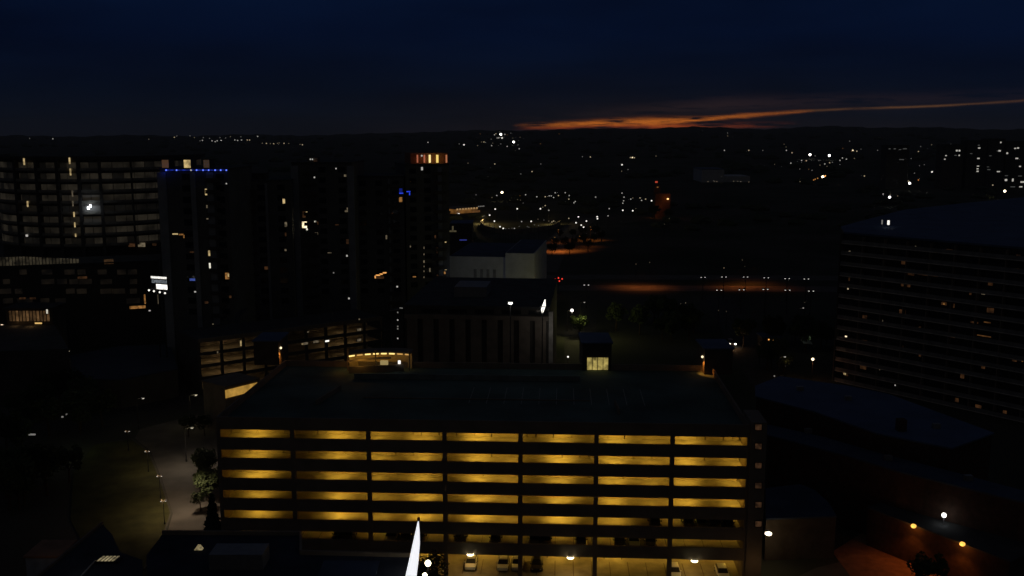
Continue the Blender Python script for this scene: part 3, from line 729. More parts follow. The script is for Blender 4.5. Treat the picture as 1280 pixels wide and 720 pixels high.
# ---------------------------------------------------------------- towers on the left
def tower(label, px0, px1, D0, D1, pytop, depth, piers, wins, floors=True, ncol=7):
    f = Frame('apartment_tower', label, 'tower', PY(px0, 300, D0)[:2], PY(px1, 300, D1)[:2], 'dark apartment towers')
    _, zt = f.at((px0+px1)/2, pytop)
    MB().box(0, f.L, 0, depth, 0, zt).build('wall', TOWERWALL, f.root)
    MB().box(-.15, f.L+.15, -.15, depth+.15, zt+.002, zt+.6).build('roof', ROOFDARK, f.root)
    for (a, c) in piers:
        x0, _ = f.at(a, 330); x1, _ = f.at(c, 330)
        MB().box(min(x0, x1), max(x0, x1), -.5, -.01, 0, zt-.5).build('pier', TOWERPALE, f.root)
    if floors:
        k = 0; z = zt-3.1
        n = max(3, int(f.L/4.6)); cnt = 0; wm = None
        while z > 14 and cnt < 78:
            for i in range(n):
                x = f.L*(i+.5)/n
                if any(min(f.at(a, 330)[0], f.at(c, 330)[0])-1.2 < x < max(f.at(a, 330)[0], f.at(c, 330)[0])+1.2 for a, c in piers): continue
                if wm is None: wm = MB().box(-1.1, 1.1, -.025, .02, .5, 2.2).mesh('dark_window', GLASS)
                o = bpy.data.objects.new('window', wm); COL.objects.link(o); o.parent = f.root; o.location = (x, 0, z); cnt += 1
            z -= 3.1
        bal = []
        z = zt-3.1
        while z > 4 and len(bal) < 18:
            x = f.L*(.78 if len(wins) % 2 else .3)
            b_ = MB().box(x-2, x+2, -1.3, -.03, z, z+.16).box(x-2, x+2, -1.34, -1.28, z+.165, z+1.05)
            bal.append(b_.build('balcony', DARKWALL, f.root)); z -= 3.1
    for w in wins: f.win(*w, y=-.14)
    return f, zt
ta, zta = tower('apartment tower topped by a blue light strip', 205, 289, 262, 262, 213, 24, [(203.5, 214), (244, 250), (264, 272)],
    [(258.5, 240, 4.5, 8, 'y'), (259.5, 257, 3.5, 6, 'd'), (262.5, 316.5, 4.5, 7, 'y'), (263.5, 332, 4.5, 6.5, 'w'), (284, 345, 5, 8, 'a'), (285.5, 344, 2, 4, 'y'), (240.5, 349.5, 7, 3, 'b'), (245, 364.7, 4.5, 1.8, E_white[1]), (260, 273.5, 4.5, 1.6, 'd'), (267.5, 407.5, 4, 6, 'd'), (287.8, 371, 3, 3, 'f'),
     (219, 292.5, 7, 1.6, W_yel), (226.5, 293.2, 6, 1.8, W_amber), (229.8, 295.5, 1.6, 4, W_amber), (283, 229.5, 1.6, 1.6, E_white[1]), (258, 378, 5, 3, 'f'), (240, 315, 6, 2, 'f')])
x0, _ = ta.at(208, 212); x1, _ = ta.at(285, 212)
st = MB()
MB().box(x0, x1, -.75, -.55, zta, zta+.22).build('blue_light_strip', emit('blue_strip_light', BLUE_L, .22, vary=.9, scale=1.1), ta.root)
for px in (209, 222, 240, 247, 255, 262, 270, 277, 284):
    x, _ = ta.at(px, 212); MB().ball((x, -.85, zta+.1), .22).build('blue_lamp', emit('blue_point', (.12, .2, 1), 1.4) if px != 240 else E_white[1], ta.root)
light('POINT', 'bulb', (x0-.3, -1.2, zta-.2), (.02, .06, 1), 5, ta.root, .3)
for px, w, em in ((206, 9, emit('brown_box_glow', (1, .5, .22), .06)), (233.5, 9, emit('roof_room_glow', (1, .72, .3), .5, vary=.6, scale=.7)), (257.5, 8, emit('brown_box_glow2', (1, .6, .3), .035))):
    x, _ = ta.at(px, 206); hw = w/2/1185*262
    MB().box(x-hw, x+hw, .4, 5, zta+.61, zta+3.0).build('roof_room', DARKWALL, ta.root)
    MB().box(x-hw+.1, x+hw-.1, .33, .395, zta+.7, zta+2.8).build('roof_window', em, ta.root)
tb, ztb = tower('lower black apartment tower right of the blue-lit one', 291, 366, 284, 286, 227, 22, [(335, 338)],
    [(293.3, 254, 4, 7.5, 'w'), (354.8, 251.5, 3, 6, 'y'), (357.3, 280.5, 3, 6, 'd'), (357, 293, 2, 5, 'f'), (357, 312.5, 2.5, 2.5, 'd'), (315.5, 405, 6, 10, 'y'), (333, 335, 5, 4, 'f'), (315, 355, 5, 4, 'f')])
MB().box(2, 10, 3, 9, ztb+.61, ztb+2.4).build('roof_room', DARKWALL, tb.root)
tc_, ztc = tower('tallest black apartment tower in the middle of the group', 368, 442, 292, 292, 205, 24, [(368, 377), (437, 445)],
    [(369.5, 211.8, 1.6, 1.6, E_white[1]), (393, 221.7, 1.8, 1.8, E_white[1]), (420, 210.7, 1.6, 1.6, E_white[1]), (431.5, 219.5, 3, 3, 'd'), (380.6, 281, 6, 8, emit('bright_apartment', (1, .82, .5), 1.6, vary=.5, scale=.8)), (383.3, 266.5, 2, 4, 'y'), (380, 268, 4, 8, 'f'), (383.7, 286.5, 2, 2.5, 'w'), (394, 277, 2.2, 1.6, 'w'), (396, 279, 4, 4, 'f'), (395.5, 292, 4, 3, 'd'),
     (433.5, 263.8, 5, 2.4, 'd'), (434.5, 261, 2, 3, 'd'), (383.5, 305.5, 3, 1.6, 'd'), (421.5, 281, 5, 1.3, 'f'), (433.7, 319.7, 2, 2.2, E_white[1]), (436.2, 373, 2, 2.2, E_white[1]), (417, 341, 1.6, 1.6, E_white[0]), (412, 316, 5, 1, 'd'), (434.5, 302, 4, 6, 'f')])
x, _ = tc_.at(390, 203); MB().box(x-1.6, x+1.6, 1, 4, ztc+.61, ztc+1.9).build('roof_room', DARKWALL, tc_.root)
MB().box(x+.3, x+1.5, .93, .995, ztc+.65, ztc+1.85).build('roof_window', W_faint, tc_.root)
MB().ball((x-.6, .7, ztc+1.4), .22).build('roof_lamp', E_white[1], tc_.root); MB().ball((x, .7, ztc+1.4), .22).build('roof_lamp', E_white[1], tc_.root)
td, ztd = tower('black apartment tower with two blue lights near its top', 444, 506, 302, 304, 222, 22, [(487, 489)],
    [(501.5, 241.5, 5, 1.4, E_blue), (501, 238, 4, 5, emit('blue_glow', BLUE_L, .12)), (500.8, 249.5, 4, 6, 'a'), (483, 296.5, 2, 5, 'd'), (472.5, 344, 5.5, 1.6, emit('squiggle_sign', (1, .45, .12), 1.0)), (476.5, 342.6, 4, 1.6, emit('squiggle_sign', (1, .45, .12), 1.0)), (480.8, 341, 4.5, 1.6, emit('squiggle_sign', (1, .45, .12), 1.0)), (469.3, 346.2, 1.8, 3.4, emit('squiggle_sign', (1, .45, .12), 1.0)), (475, 347, 10, 3, 'f'), (496.5, 358.3, 2, 2, E_white[1]), (490.5, 268, 2, 4, 'f')])
te, zte = tower('slim apartment tower crowned by red and yellow lit fins', 508, 562, 312, 316, 207, 20, [(548, 553)],
    [(510.6, 239.5, 5, 1.3, E_blue), (512, 242, 1.3, 4, E_blue), (527.5, 210.8, 2.4, 4, E_white[1]), (513, 308, 1.4, 2.4, 'd'), (530, 309.5, 1.3, 2.5, 'd'), (530, 318, 1.2, 2, 'd'), (530, 327, 1.8, 3, 'd'), (530, 333, 1.2, 2, 'd'), (530, 339, 1.2, 2, 'd'), (530, 346.5, 1.2, 2, 'd'),
     (546.5, 313, 2, 7, 'f'), (557, 301.3, 2, 4, 'y'), (544, 296, 2, 4, 'f'), (537.3, 337.5, 1.8, 5, 'd'), (557.2, 336, 2.4, 3, 'y'), (556, 341, 2, 3, 'a'), (547, 345, 2, 4, 'f'), (518, 346, 4, 1.4, W_amber), (513, 227, 1, 1, 'f')])
for px, w, c, s in ((521.8, 1.6, (1, .28, .14), .35), (530.5, 1.7, (1, .28, .14), .38), (537.2, 2.2, (1, .75, .3), 1.2), (546.6, 2.6, (1, .70, .18), 1.0), (558, 1.6, (1, .35, .16), .4)):
    x, _ = te.at(px, 198); hw = w/2/1185*313; _, z0 = te.at(px, 204.5); _, z1 = te.at(px, 193.5)
    MB().box(x-hw, x+hw, -.2, .2, z0+.3, z1).build('lit_fin', emit('fin_%d' % px, c, s), te.root)
x0, _ = te.at(514, 198); x1, _ = te.at(561, 198); MB().box(x0, x1, 1.5, 12, zte+.61, zte+4.0).build('crown_room', mat('crown_brick', (.3, .14, .08), .85), te.root)
for px in (526, 534, 542, 552):
    x, _ = te.at(px, 198); light('POINT', 'bulb', (x, .7, zte+1.6), (1, .3, .08), 1.0, te.root, .2)
x, _ = te.at(527, 196.5); MB().ball((x, -.3, zte+3.2), .3).build('crown_lamp', E_white[1], te.root)

# glass stair tower with a column of small lamps
sg = Frame('stair_block', 'thin dark stair block with a column of tiny lamps', 'building', PY(489, 400, 236)[:2], PY(504, 400, 234)[:2])
_, z1 = sg.at(497, 386)
MB().box(0, sg.L, 0, 8, 0, z1-.3).build('wall', DARKWALL, sg.root)
MB().loft([[(0-.2, y, z1-.8+dz) for y, dz in ((-.4, 0), (8.2, 0), (8.2, .25), (-.4, .25))], [(sg.L+.2, y, z1+.1+dz) for y, dz in ((-.4, 0), (8.2, 0), (8.2, .25), (-.4, .25))]]).build('roof', METAL, sg.root)
sg.win(501.5, 385, 4, 1.2, E_white[0], -.5, 'roof_lamp')
for py, e in ((390.5, 0), (400, 1), (411, 0), (423, 1), (408, 0)): sg.win(497.2, py, 1.6, 1.8, E_white[e], -.08, 'landing_lamp')

# ---------------------------------------------------------------- lit parking podium under the towers
pa = G(248, 425.5, 14); pz = G(478, 396.5, 14)
pod = Frame('parking_podium', 'open-sided parking podium with dim amber decks under the towers', 'parking garage', pa[:2], pz[:2])
for k in range(5):
    z = 14-3.2*k
    MB().box(0, pod.L, .3, 16, z-.9 if k else z-.4, z-.6 if k else z-.1).build('deck', DECK, pod.root) if k else MB().box(0, pod.L, .3, 16, z-.3, z).build('deck', ROOFDARK, pod.root)
    if k: MB().box(0, pod.L, 0, .28, z-.95, z-.1).build('spandrel', DARKWALL, pod.root)
    else: MB().box(0, pod.L, 0, .28, z-.8, z+.3).build('spandrel', CONC, pod.root)
nb = 9
for i in range(nb+1):
    x = pod.L*i/nb; MB().box(x-.35, x+.35, -.1, .5, 0, 13.1).build('column', DARKWALL, pod.root)
MB().box(-.3, -.01, 0, 16, 0, 13.9).build('end_wall', DARKWALL, pod.root)
MB().box(0, pod.L, 9.5, 9.8, .1, 13.6).build('inner_wall', mat('podium_inner_wall', (.34, .3, .25), .85, var=.7, scale=.5), pod.root)
for k in range(4):
    for j, px in enumerate((262, 275, 290, 308, 345, 405, 425, 440, 455)):
        x, _ = pod.at(px, 430, 4); f = (1, .9, .8, .9, .35, .6, .8, .7, .4)[j]*random.uniform(.4, 1.2)
        light('POINT', 'bulb', (x, 4, 14-3.2*k-1.3), (1, .64, .28), 32*f, pod.root, .2)
for px, py, w, h, kd in ((301, 429, 2, 7, 'y'), (331, 423, 4, 2, 'd'), (272, 440, 1.6, 3, 'd'), (409, 426.3, 5, 2, E_white[2]), (395, 427, 7, 3, 'd'), (381, 429.5, 8, 3, 'd'), (378, 430, 3, 1.5, 'y'), (449, 399, 2, 2, 'd'), (449, 412, 5, 3, 'd'), (449, 425, 5, 3, 'd'), (385, 415, 2, 2, 'd')):
    pod.win(px, py, w, h, kd, -.2, 'deck_lamp')
# lit gable wall just left of the garage
lg = Frame('lit_gatehouse', 'low gatehouse with a bright yellow wall at the garage corner', 'building', PY(281, 490, 205)[:2], PY(322, 480, 212)[:2])
_, z1 = lg.at(281, 484); _, z0 = lg.at(281, 498)
MB().box(0, lg.L, 0, 8, 0, z1).build('wall', STONE, lg.root)
MB().box(-.3, lg.L+.3, -.5, 8.3, z1+.002, z1+.3).build('roof', CONC, lg.root)
MB().box(.1, lg.L-.2, -.12, -.01, max(z0, .5), z1-.7).build('lit_front', emit('gatehouse_front_glow', (1, .55, .10), .36, vary=.3, scale=.6), lg.root)  # yellow light on the wall is put in as emission

# ---------------------------------------------------------------- curved balcony block on the far left
def drum():
    cx, cy, Rr = -146.0, 345.0, 35.0
    root = thing('curved_apartment_block', 'wide curved block of dim glazed storeys at the left edge', 'building', (cx, cy, 0))
    N_ = 96
    def ring(r0, r1, z0, z1, a0=math.pi, a1=2*math.pi+.35, n=N_, mb=None):
        mb = mb or MB(); rg = []
        for i in range(n+1):
            a = a0+(a1-a0)*i/n; c, s = math.cos(a), math.sin(a)
            rg.append([(r0*c, r0*s, z0), (r1*c, r1*s, z0), (r1*c, r1*s, z1), (r0*c, r0*s, z1)])
        return mb.loft(rg)
    z0, fh = 29.6, 3.5
    core = []
    ring(.5, Rr-1.6, 0, 58.2).build('wall', DARKWALL, root)
    gm = emit('dim_curtained_glazing', (1, .82, .56), .0125, vary=.6, scale=.22, stripes=.9)
    gm2 = emit('dark_curtained_glazing', (1, .85, .62), .003, vary=.6, scale=.22, stripes=.9)
    for k in range(8):
        z = z0+fh*k
        ring(Rr-1.9, Rr, z, z+.35).build('floor_slab', mat('slab_edge', (.22, .2, .17), .8), root)
        ring(Rr-.12, Rr-.06, z+.36, z+1.0).build('balustrade', mat('balustrade_glass', (.3, .29, .26), .4), root)
        for j in range(34):
            a0 = math.pi + (math.pi+.35)*j/34
            dark = k == 3 or random.random() < .15
            ring(Rr-1.58, Rr-1.5, z+.36, z+2.75, a0+.003, a0+(math.pi+.35)/34-.003, 3).build('window', gm2 if dark else gm, root)
    ring(Rr-2.2, Rr+.1, z0+fh*8, z0+fh*8+1.2).build('roof_parapet', DARKWALL, root)
    for px in (20, 47, 73, 100, 127, 167):
        # radial columns between the rooms
        d = ray(px, 250); d.z = 0; d.normalize()
        oc = Vector((-cx, -cy, 0)); bq = d.dot(oc); cq = oc.dot(oc)-(Rr+.2)**2
        disc = bq*bq-cq
        if disc <= 0: continue
        t = -bq-math.sqrt(disc); p = d*t - Vector((cx, cy, 0)); a = math.atan2(p.y, p.x)
        w = .5 if px < 150 else .15
        MB().prism([((Rr+.15)*math.cos(a+s/Rr), (Rr+.15)*math.sin(a+s/Rr)) for s in (-w, w)] + [((Rr-1.4)*math.cos(a+s/Rr), (Rr-1.4)*math.sin(a+s/Rr)) for s in (w, -w)], 2, z0+fh*8-.05).build('column', DARKWALL, root)
    def onr(px, py, r=Rr+.25):
        d = ray(px, py); h = Vector((d.x, d.y, 0)); hl = h.length; h.normalize()
        oc = Vector((-cx, -cy, 0)); bq = h.dot(oc); cq = oc.dot(oc)-r*r
        t = -bq-math.sqrt(max(bq*bq-cq, 0)); return Vector((h.x*t-cx, h.y*t-cy, CZ+d.z/hl*t))
    for px, py, w, h, e in ((30, 202, 1.7, 8, W_yel), (87, 201, 1.7, 7.5, W_yel), (88, 215, 1.6, 8, W_yel), (90.5, 242, 1.3, 7.5, W_dim), (91, 254.5, 1.2, 6.5, W_dim), (92.5, 268, 1.3, 6, W_yel), (93.5, 281, 1.2, 6, W_yel), (94.5, 294, 1.2, 4, W_yel), (34.5, 255, 1.7, 7, W_yel),
                           (33.5, 294.5, 2.6, 2.6, E_white[1]), (113, 257.5, 2.2, 3, emit('work_light', (.9, .95, 1), 6)), (110.5, 260, 2.6, 3, emit('work_light', (.9, .95, 1), 6)), (164.5, 306.5, 8, 4, W_faint), (177, 306, 9, 5, W_dim), (193, 305.5, 5, 3, W_faint)):
        p = onr(px, py); hw, hh = w/2*.265, h/2*.265
        MB().box(p.x-hw, p.x+hw, p.y-.1, p.y+.1, p.z-hh, p.z+hh).build('lit_strip', e, root)
    p = onr(111, 259, Rr+2.5); light('POINT', 'bulb', (p.x, p.y, p.z), (.8, .9, 1), 70, root, .3)
drum()
# podium in front of it
pp = Frame('glazed_podium', 'low glazed podium with lit fins below the curved block', 'building', PY(-25, 360, 284)[:2], PY(200, 360, 300)[:2])
_, z1 = pp.at(60, 332); 
MB().box(0, pp.L, 0, 16, 0, z1).build('wall', DARKWALL, pp.root)
MB().box(-.3, pp.L+.3, -.4, 16.3, z1+.002, z1+.4).build('roof', ROOFDARK, pp.root)
for i in range(26):
    x, _ = pp.at(-8+i*4.2, 328); h = 2.6-.085*(i-9) if i > 9 else 2.6
    MB().box(x-.33, x+.33, .3, .5, z1+.404, z1+.4+h).build('lit_fin', emit('podium_fin', (1, .82, .5), .022, vary=.8, scale=.5), pp.root)
for py in (340, 352, 364, 376):
    for px in (10, 26, 38, 60, 75, 90, 105, 130, 150, 168):
        if random.random() < .55: pp.win(px+random.uniform(-4, 4), py, random.uniform(9, 17), 6.5, emit('podium_window', (1, .7, .4), .0032, vary=.9, scale=.3), -.06)
for px, py, w, h, e in ((28, 373, 8, 2.5, 'f'), (41, 373, 8, 2.5, 'f'), (136, 327, 12, 6, emit('warm_recess', (1, .5, .2), .03, vary=.5)), (103, 347, 12, 3, 'f'), (181, 374, 2, 12, W_amber), (197, 374, 1.6, 12, W_dim), (172, 384, 20, 3.5, W_amber), (187, 388.3, 2.4, 1.5, E_white[1])):
    pp.win(px, py, w, h, e, -.12)
ent = Frame('glazed_lobby', 'amber-lit glazed lobby at the foot of the podium', 'building', PY(8, 400, 272)[:2], PY(66, 400, 272)[:2])
_, z1 = ent.at(40, 386)
MB().box(0, ent.L, 0, 8, 0, z1).build('wall', DARKWALL, ent.root)
MB().box(-.3, ent.L+.3, -1.2, 8.3, z1+.002, z1+.4).build('roof', ROOFDARK, ent.root)
for i in range(12): ent.win(13+i*4.3, 395, 3.2, 13, emit('lobby_glass_%d' % (i % 3), (1, .52, .2), (.03, .05, .09)[i % 3], vary=.6, scale=.5), -.1, 'lobby_window')
ent.win(58.8, 389, 2.2, 6, W_white, -.3, 'door'); ent.win(48, 404, 9, 1.8, emit('lobby_lamp', (1, .62, .2), .8), -.3, 'entrance_lamp')
x, z = ent.at(40, 404, -2); light('POINT', 'bulb', (x, -3, z), (1, .55, .2), 20, ent.root, .3); light('POINT', 'bulb', (x-5, -2, z), (1, .55, .2), 14, ent.root, .3)
ent.win(2.5, 406.5, 3, 2, E_warm[2], -.3, 'corner_lamp')

tz = [(-60, 407), (68, 405.5), (86, 436), (-60, 441)]
TP = [G(a, b, 11.6) for a, b in tz]
te2 = thing('terrace_block', 'low dark terrace block below the amber-lit lobby', 'building', (TP[0].x, TP[0].y, 0))
MB().prism([(p.x-TP[0].x, p.y-TP[0].y) for p in TP], 0, 11.3).build('wall', DARKWALL, te2)
MB().prism([(p.x-TP[0].x, p.y-TP[0].y) for p in TP], 11.31, 11.6).build('roof', ROOFDARK, te2)
# billboard
bb = Frame('lit_sign', 'bright white lit sign with a row of small lamps below', 'sign', PY(188, 355, 250)[:2], PY(209, 355, 248)[:2])
_, zs0 = bb.at(198, 362.5); _, zs1 = bb.at(198, 345)
MB().box(0, bb.L, 0, .5, zs0, zs1).build('panel', DARKMETAL, bb.root)
MB().box(.3, bb.L-.1, -.06, -.01, zs1-.7, zs1-.15).build('sign_strip', emit('sign_white', WHITE_L, 1.1, vary=.4, scale=1.5), bb.root)
MB().box(.5, bb.L-.1, -.06, -.01, zs1-1.9, zs1-1.0).build('sign_strip', emit('sign_grey', (.8, .9, 1), .12, vary=.8, scale=2.5), bb.root)
MB().box(bb.L*.35, bb.L-.05, -.06, -.01, zs0+.25, zs1-2.2).build('sign_strip', emit('sign_white2', WHITE_L, 1.6, vary=.4, scale=.8), bb.root)
for px in (187.5, 193.7, 201, 207.5):
    x, z = bb.at(px, 361.5+(px-187)*.18); MB().ball((x, -.4, z-.2), .26).build('sign_lamp', E_white[2], bb.root)
MB().tube((bb.L*.3, .25, 0), (bb.L*.3, .25, zs0), .2).tube((bb.L*.7, .25, 0), (bb.L*.7, .25, zs0), .2).build('post', DARKMETAL, bb.root)

# low blue-roofed hall and kiosk at left
lh = [G(a, b, 7) for a, b in ((88, 446), (150, 434), (212, 432), (222, 462), (150, 476), (92, 474))]
hl = thing('low_hall', 'low dark hall with faint blue roof left of the towers', 'building', (lh[0].x, lh[0].y, 0))
q = [(p.x-lh[0].x, p.y-lh[0].y) for p in lh]
MB().prism(q, 0, 7).build('wall', DARKWALL, hl); 
cxm, cym = sum(a for a, _ in q)/6, sum(b for _, b in q)/6
MB().prism([(cxm+(a-cxm)*1.01, cym+(b-cym)*1.01) for a, b in q], 7.01, 7.3).build('roof', mat('hall_felt_roof', (.05, .065, .10), .9), hl)
kg = G(76, 452, 0)
kk = thing('lit_kiosk', 'small kiosk glowing under a pointed canopy near the left edge', 'kiosk', (kg.x, kg.y, 0))
MB().box(-1.4, 1.4, -.8, 1.4, 0, 2.6).build('wall', BRICK, kk)
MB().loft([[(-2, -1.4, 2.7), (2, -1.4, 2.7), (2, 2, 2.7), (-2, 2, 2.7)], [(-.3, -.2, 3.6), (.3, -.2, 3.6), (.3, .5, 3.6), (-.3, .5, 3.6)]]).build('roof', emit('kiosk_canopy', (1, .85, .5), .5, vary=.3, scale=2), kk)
light('POINT', 'bulb', (0, -2, 2.3), (1, .4, .15), 20, kk, .2)
# small things by the avenue
al = arm_lamp_proto(E_white[1], 7.0)
for i, (px, py, lb, e) in enumerate(((245, 494, 'single lamp on the avenue left of the gatehouse', 60), (240, 535, 'single lamp lighting green bushes above the lawn', 40), (179, 498, 'pale lit lamp post on the avenue above the lawn', 15), (715, 388, 'bright single street lamp behind the garage, above the lit tree', 100),  (730.5, 378, 'thin dim street lamp above the lit tree', 5), (981, 446, 'faint street lamp left of the balcony block', 5), (1004, 385, 'pale flag-like lamp below the highway lamp rows', 5))):
    H = 7.1 if i < 3 else 7.1
    g = G(px, py, H)
    o = place(al, (g.x-1.5, g.y, 0), 0, lb, 'single street lamps', first=(i == 0))
    light('POINT', 'bulb', (g.x, g.y-.6, 6.6), (1, .8, .5) if i not in (0, 1) else (1, .85, .4), e, size=.25)
# bigger white globe for the bright lamp behind the garage
g = G(715, 388, 7.1)
gl_ = thing('globe_lamp', 'round white globe lamp shining above the lit green tree', 'street lamp', (g.x, g.y, 0))
MB().tube((0, 0, 0), (0, 0, 6.6), .1).build('pole', DARKMETAL, gl_); MB().ball((0, 0, 7.1), .52).build('globe', emit('globe_light', WHITE_L, 3), gl_)
g = G(1016, 449, 6)
gl2 = thing('globe_lamp', 'warm globe lamp on a post left of the balcony block', 'street lamp', (g.x, g.y, 0))
MB().tube((0, 0, 0), (0, 0, 5.5), .1).build('pole', DARKMETAL, gl2); MB().ball((0, 0, 6), .38).build('globe', emit('globe_light_warm', (1, .8, .5), 3), gl2)
light('POINT', 'bulb', (0, -1, 5), (1, .35, .1), 50, gl2, .2)
for px, py, r, em, lb in ((689.5, 432, .30, E_warm[3], 'upper warm globe lamp beside the office block corner'), (687.5, 439.5, .26, E_warm[3], 'lower warm globe lamp beside the office block corner'), (710, 446, .26, E_white[2], 'low white globe lamp just left of the square penthouse'),
                       (694.5, 357, .5, E_white[1], 'white globe lamp right above the slanted floodlight blade'), (981.5, 446, .2, E_warm[1], 'faint warm globe lamp beside the dark square'), (981.5, 457, .15, E_white[1], 'faintest globe lamp in the dark square'), (968, 470, .2, E_white[0], 'faint globe lamp above the blue hall roof corner')):
    g = G(px, py, 5)
    t = thing('globe_lamp', lb, 'street lamp', (g.x, g.y, 0)); MB().tube((0, 0, 0), (0, 0, 4.6), .08).build('pole', DARKMETAL, t); MB().ball((0, 0, 5), r).build('globe', em, t)
    light('POINT', 'bulb', (0, -1.2, 4.4), (1, .6, .3), 10, t, .2)
# traffic signal
g = G(698, 350, 6)
tl = thing('traffic_light', 'traffic light showing red above the office block corner', 'traffic light', (g.x, g.y, 0))
MB().tube((0, 0, 0), (0, 0, 7), .12).tube((-1.8, 0, 7), (1.8, 0, 7), .08).build('pole', DARKMETAL, tl)
for x, z in ((-1.3, 6.4), (0, 6.9), (1.5, 6.5), (.4, 5.6)):
    h = MB().box(x-.25, x+.25, -.2, .2, z-.5, z+.5).build('signal_head', DARKMETAL, tl); MB().ball((x, -.25, z), .3, 1, 8, 5).build('red_lens', E_red, h)
# long sign with orange letters-like lamps far right centre, small awning
g = G(1011, 430, 3)
aw = thing('market_awning', 'small pale awning on the street left of the balcony block', 'awning', (g.x, g.y, 0))
MB().loft([[(-1.6, 0, 3.2), (1.4, .6, 2.7), (1.4, .6, 2.8), (-1.6, 0, 3.3)], [(-1.6, 3, 3.6), (1.4, 3.4, 3.4), (1.4, 3.4, 3.5), (-1.6, 3, 3.7)]]).build('canvas', mat('awning_canvas', (.7, .72, .7), .8), aw)
for x in (-1.4, 1.2): MB().tube((x, .8, 0), (x, .8, 2.9), .05).build('post', DARKMETAL, aw)
light('POINT', 'bulb', (0, -1.0, 5.2), (.8, .9, .8), 9, aw, .2)
g = G(965, 428, 2)
sh = Frame('shop_front', 'small dark shop with two orange lamps under a blue roof edge', 'shop', (g.x-3, g.y), (g.x+3, g.y))
MB().box(0, 6, 0, 6, 0, 3.4).build('wall', DARKWALL, sh.root); MB().box(-.3, 6.3, -.3, 6.3, 3.41, 3.8).build('roof', ROOFPALE, sh.root)
for px in (961, 964, 967, 969.5): sh.win(px, 424.5, 1.6, 1.6, E_amber[2], -.3, 'lamp')

# ================================================================ RIGHT: THE BALCONY BLOCK
hA, hB = PY(1056, 292, 252), PY(1280, 322, 217)
dirh = Vector((hB.x-hA.x, hB.y-hA.y, 0)).normalized()
hE = Vector((hA.x, hA.y, 0)) + dirh*85
ht = Frame('balcony_block', 'huge dark slab block with long balcony lines at the right edge', 'building', hA[:2], hE[:2])
HT = hA.z
rp = [G(1052, 285, HT), G(1130, 264, HT), G(1200, 256, HT), G(1310, 245, HT)]
def loc(fr, p): v = Vector((p[0], p[1], 0))-fr.A; return (v.dot(fr.u), v.dot(fr.n))
pl = [loc(ht, p) for p in rp]
poly = [(0, 0), (ht.L, 0), (ht.L, pl[-1][1])] + pl[::-1]
MB().prism(poly, 0, HT-.01).build('wall', mat('block_wall', (.055, .055, .06), .85), ht.root)
cxm = sum(a for a, _ in poly)/len(poly); cym = sum(b for _, b in poly)/len(poly)
MB().prism([(cxm+(a-cxm)*1.004, cym+(b-cym)*1.004) for a, b in poly], HT, HT+.5).build('roof', ROOFPALE, ht.root)

nf = 14; fh = HT/nf
for k in range(nf):
    z = fh*k + fh*.1
    MB().box(.0, ht.L-.2, -1.5, -.01, z, z+.22).build('balcony_slab', mat('balcony_slab', (.66, .62, .57), .8), ht.root)
    MB().box(.05, ht.L-.25, -1.46, -1.40, z+.225, z+1.1).build('balcony_rail', mat('balcony_rail', (.26, .26, .27), .6), ht.root)
MB().box(-.25, -.01, -1.8, 8, 0, HT+.2).build('end_wall', DARKWALL, ht.root)
for i in range(1, 14):
    x = i*6.0; MB().box(x-.12, x+.12, -1.38, -.02, 0.5, HT-.4).build('party_wall', CONC, ht.root)
for w in [(1062, 315, 2.4, 2.4, E_warm[1]), (1061.5, 349, 2, 4, 'f'), (1060, 361, 1.8, 1.8, E_warm[1]), (1057.5, 421, 2.6, 2.6, E_warm[2]), (1059, 424, 4, 4, 'f'), (1056, 467, 3, 3, W_yel), (1058, 468, 5, 4, 'f'), (1119, 481.5, 1.4, 1.6, E_white[1]), (1099.5, 461.5, 1.5, 2.4, 'd'), (1144.5, 308, 1.4, 1.4, 'd'), (1126.5, 324, 2, 2, 'd'), (1129, 328, 5, 5, 'f'),
          (1137, 341.5, 12, 5, 'f'), (1133, 341, 3, 2, W_amber), (1160, 343, 26, 3.5, 'f'), (1179.5, 344, 6, 1.5, 'd'), (1132, 356, 12, 5, 'f'), (1187, 314, 8, 5, 'f'), (1180, 379.5, 7, 4, 'f'), (1180, 380, 2.5, 2, W_amber), (1191, 382, 5, 5, 'f'), (1213, 367.5, 3, 2.5, 'f'), (1229, 367.5, 5, 1.3, 'd'), (1238, 388, 9, 6, 'f'), (1234, 403, 9, 1.6, emit('slim_amber', (1, .42, .12), .07, vary=.6, scale=.8)), (1218, 403, 10, 2.4, 'f'),
          (1230, 420, 18, 1.4, emit('slim_amber', (1, .42, .12), .07)), (1195, 419, 5, 3, W_amber), (1190, 420, 8, 4, 'f'), (1081, 428, 6, 6, 'f'), (1127, 435, 4, 7, 'f'), (1128, 390, 8, 6, 'f'), (1194.5, 448.5, 5, 1.2, 'd'), (1229, 458, 5, 6, W_faint), (1228.5, 456, 2, 3, 'f'), (1196, 500, 5, 5, 'f'), (1079, 459, 8, 5, 'f'), (1268, 451, 6, 2, W_faint), (1278, 451.5, 2, 1.3, W_amber), (1150, 410, 2.5, 4, 'f'), (1103, 401, 1.6, 2.5, 'd'), (1081, 396, 6, 4, 'f'),
          (1272, 338, 4, 5, W_faint), (1273, 320, 5, 4, 'f'), (1238, 355, 6, 4, 'f'), (1203, 470, 5, 6, 'f'), (1223, 508, 8, 4, 'f'), (1256, 515, 5, 4, 'f'), (1150, 444, 3, 4, 'f'), (1178, 446, 3, 3, 'f')]:
    ht.win(*w, y=-.1)
g = PY(1103, 267.5, 262)
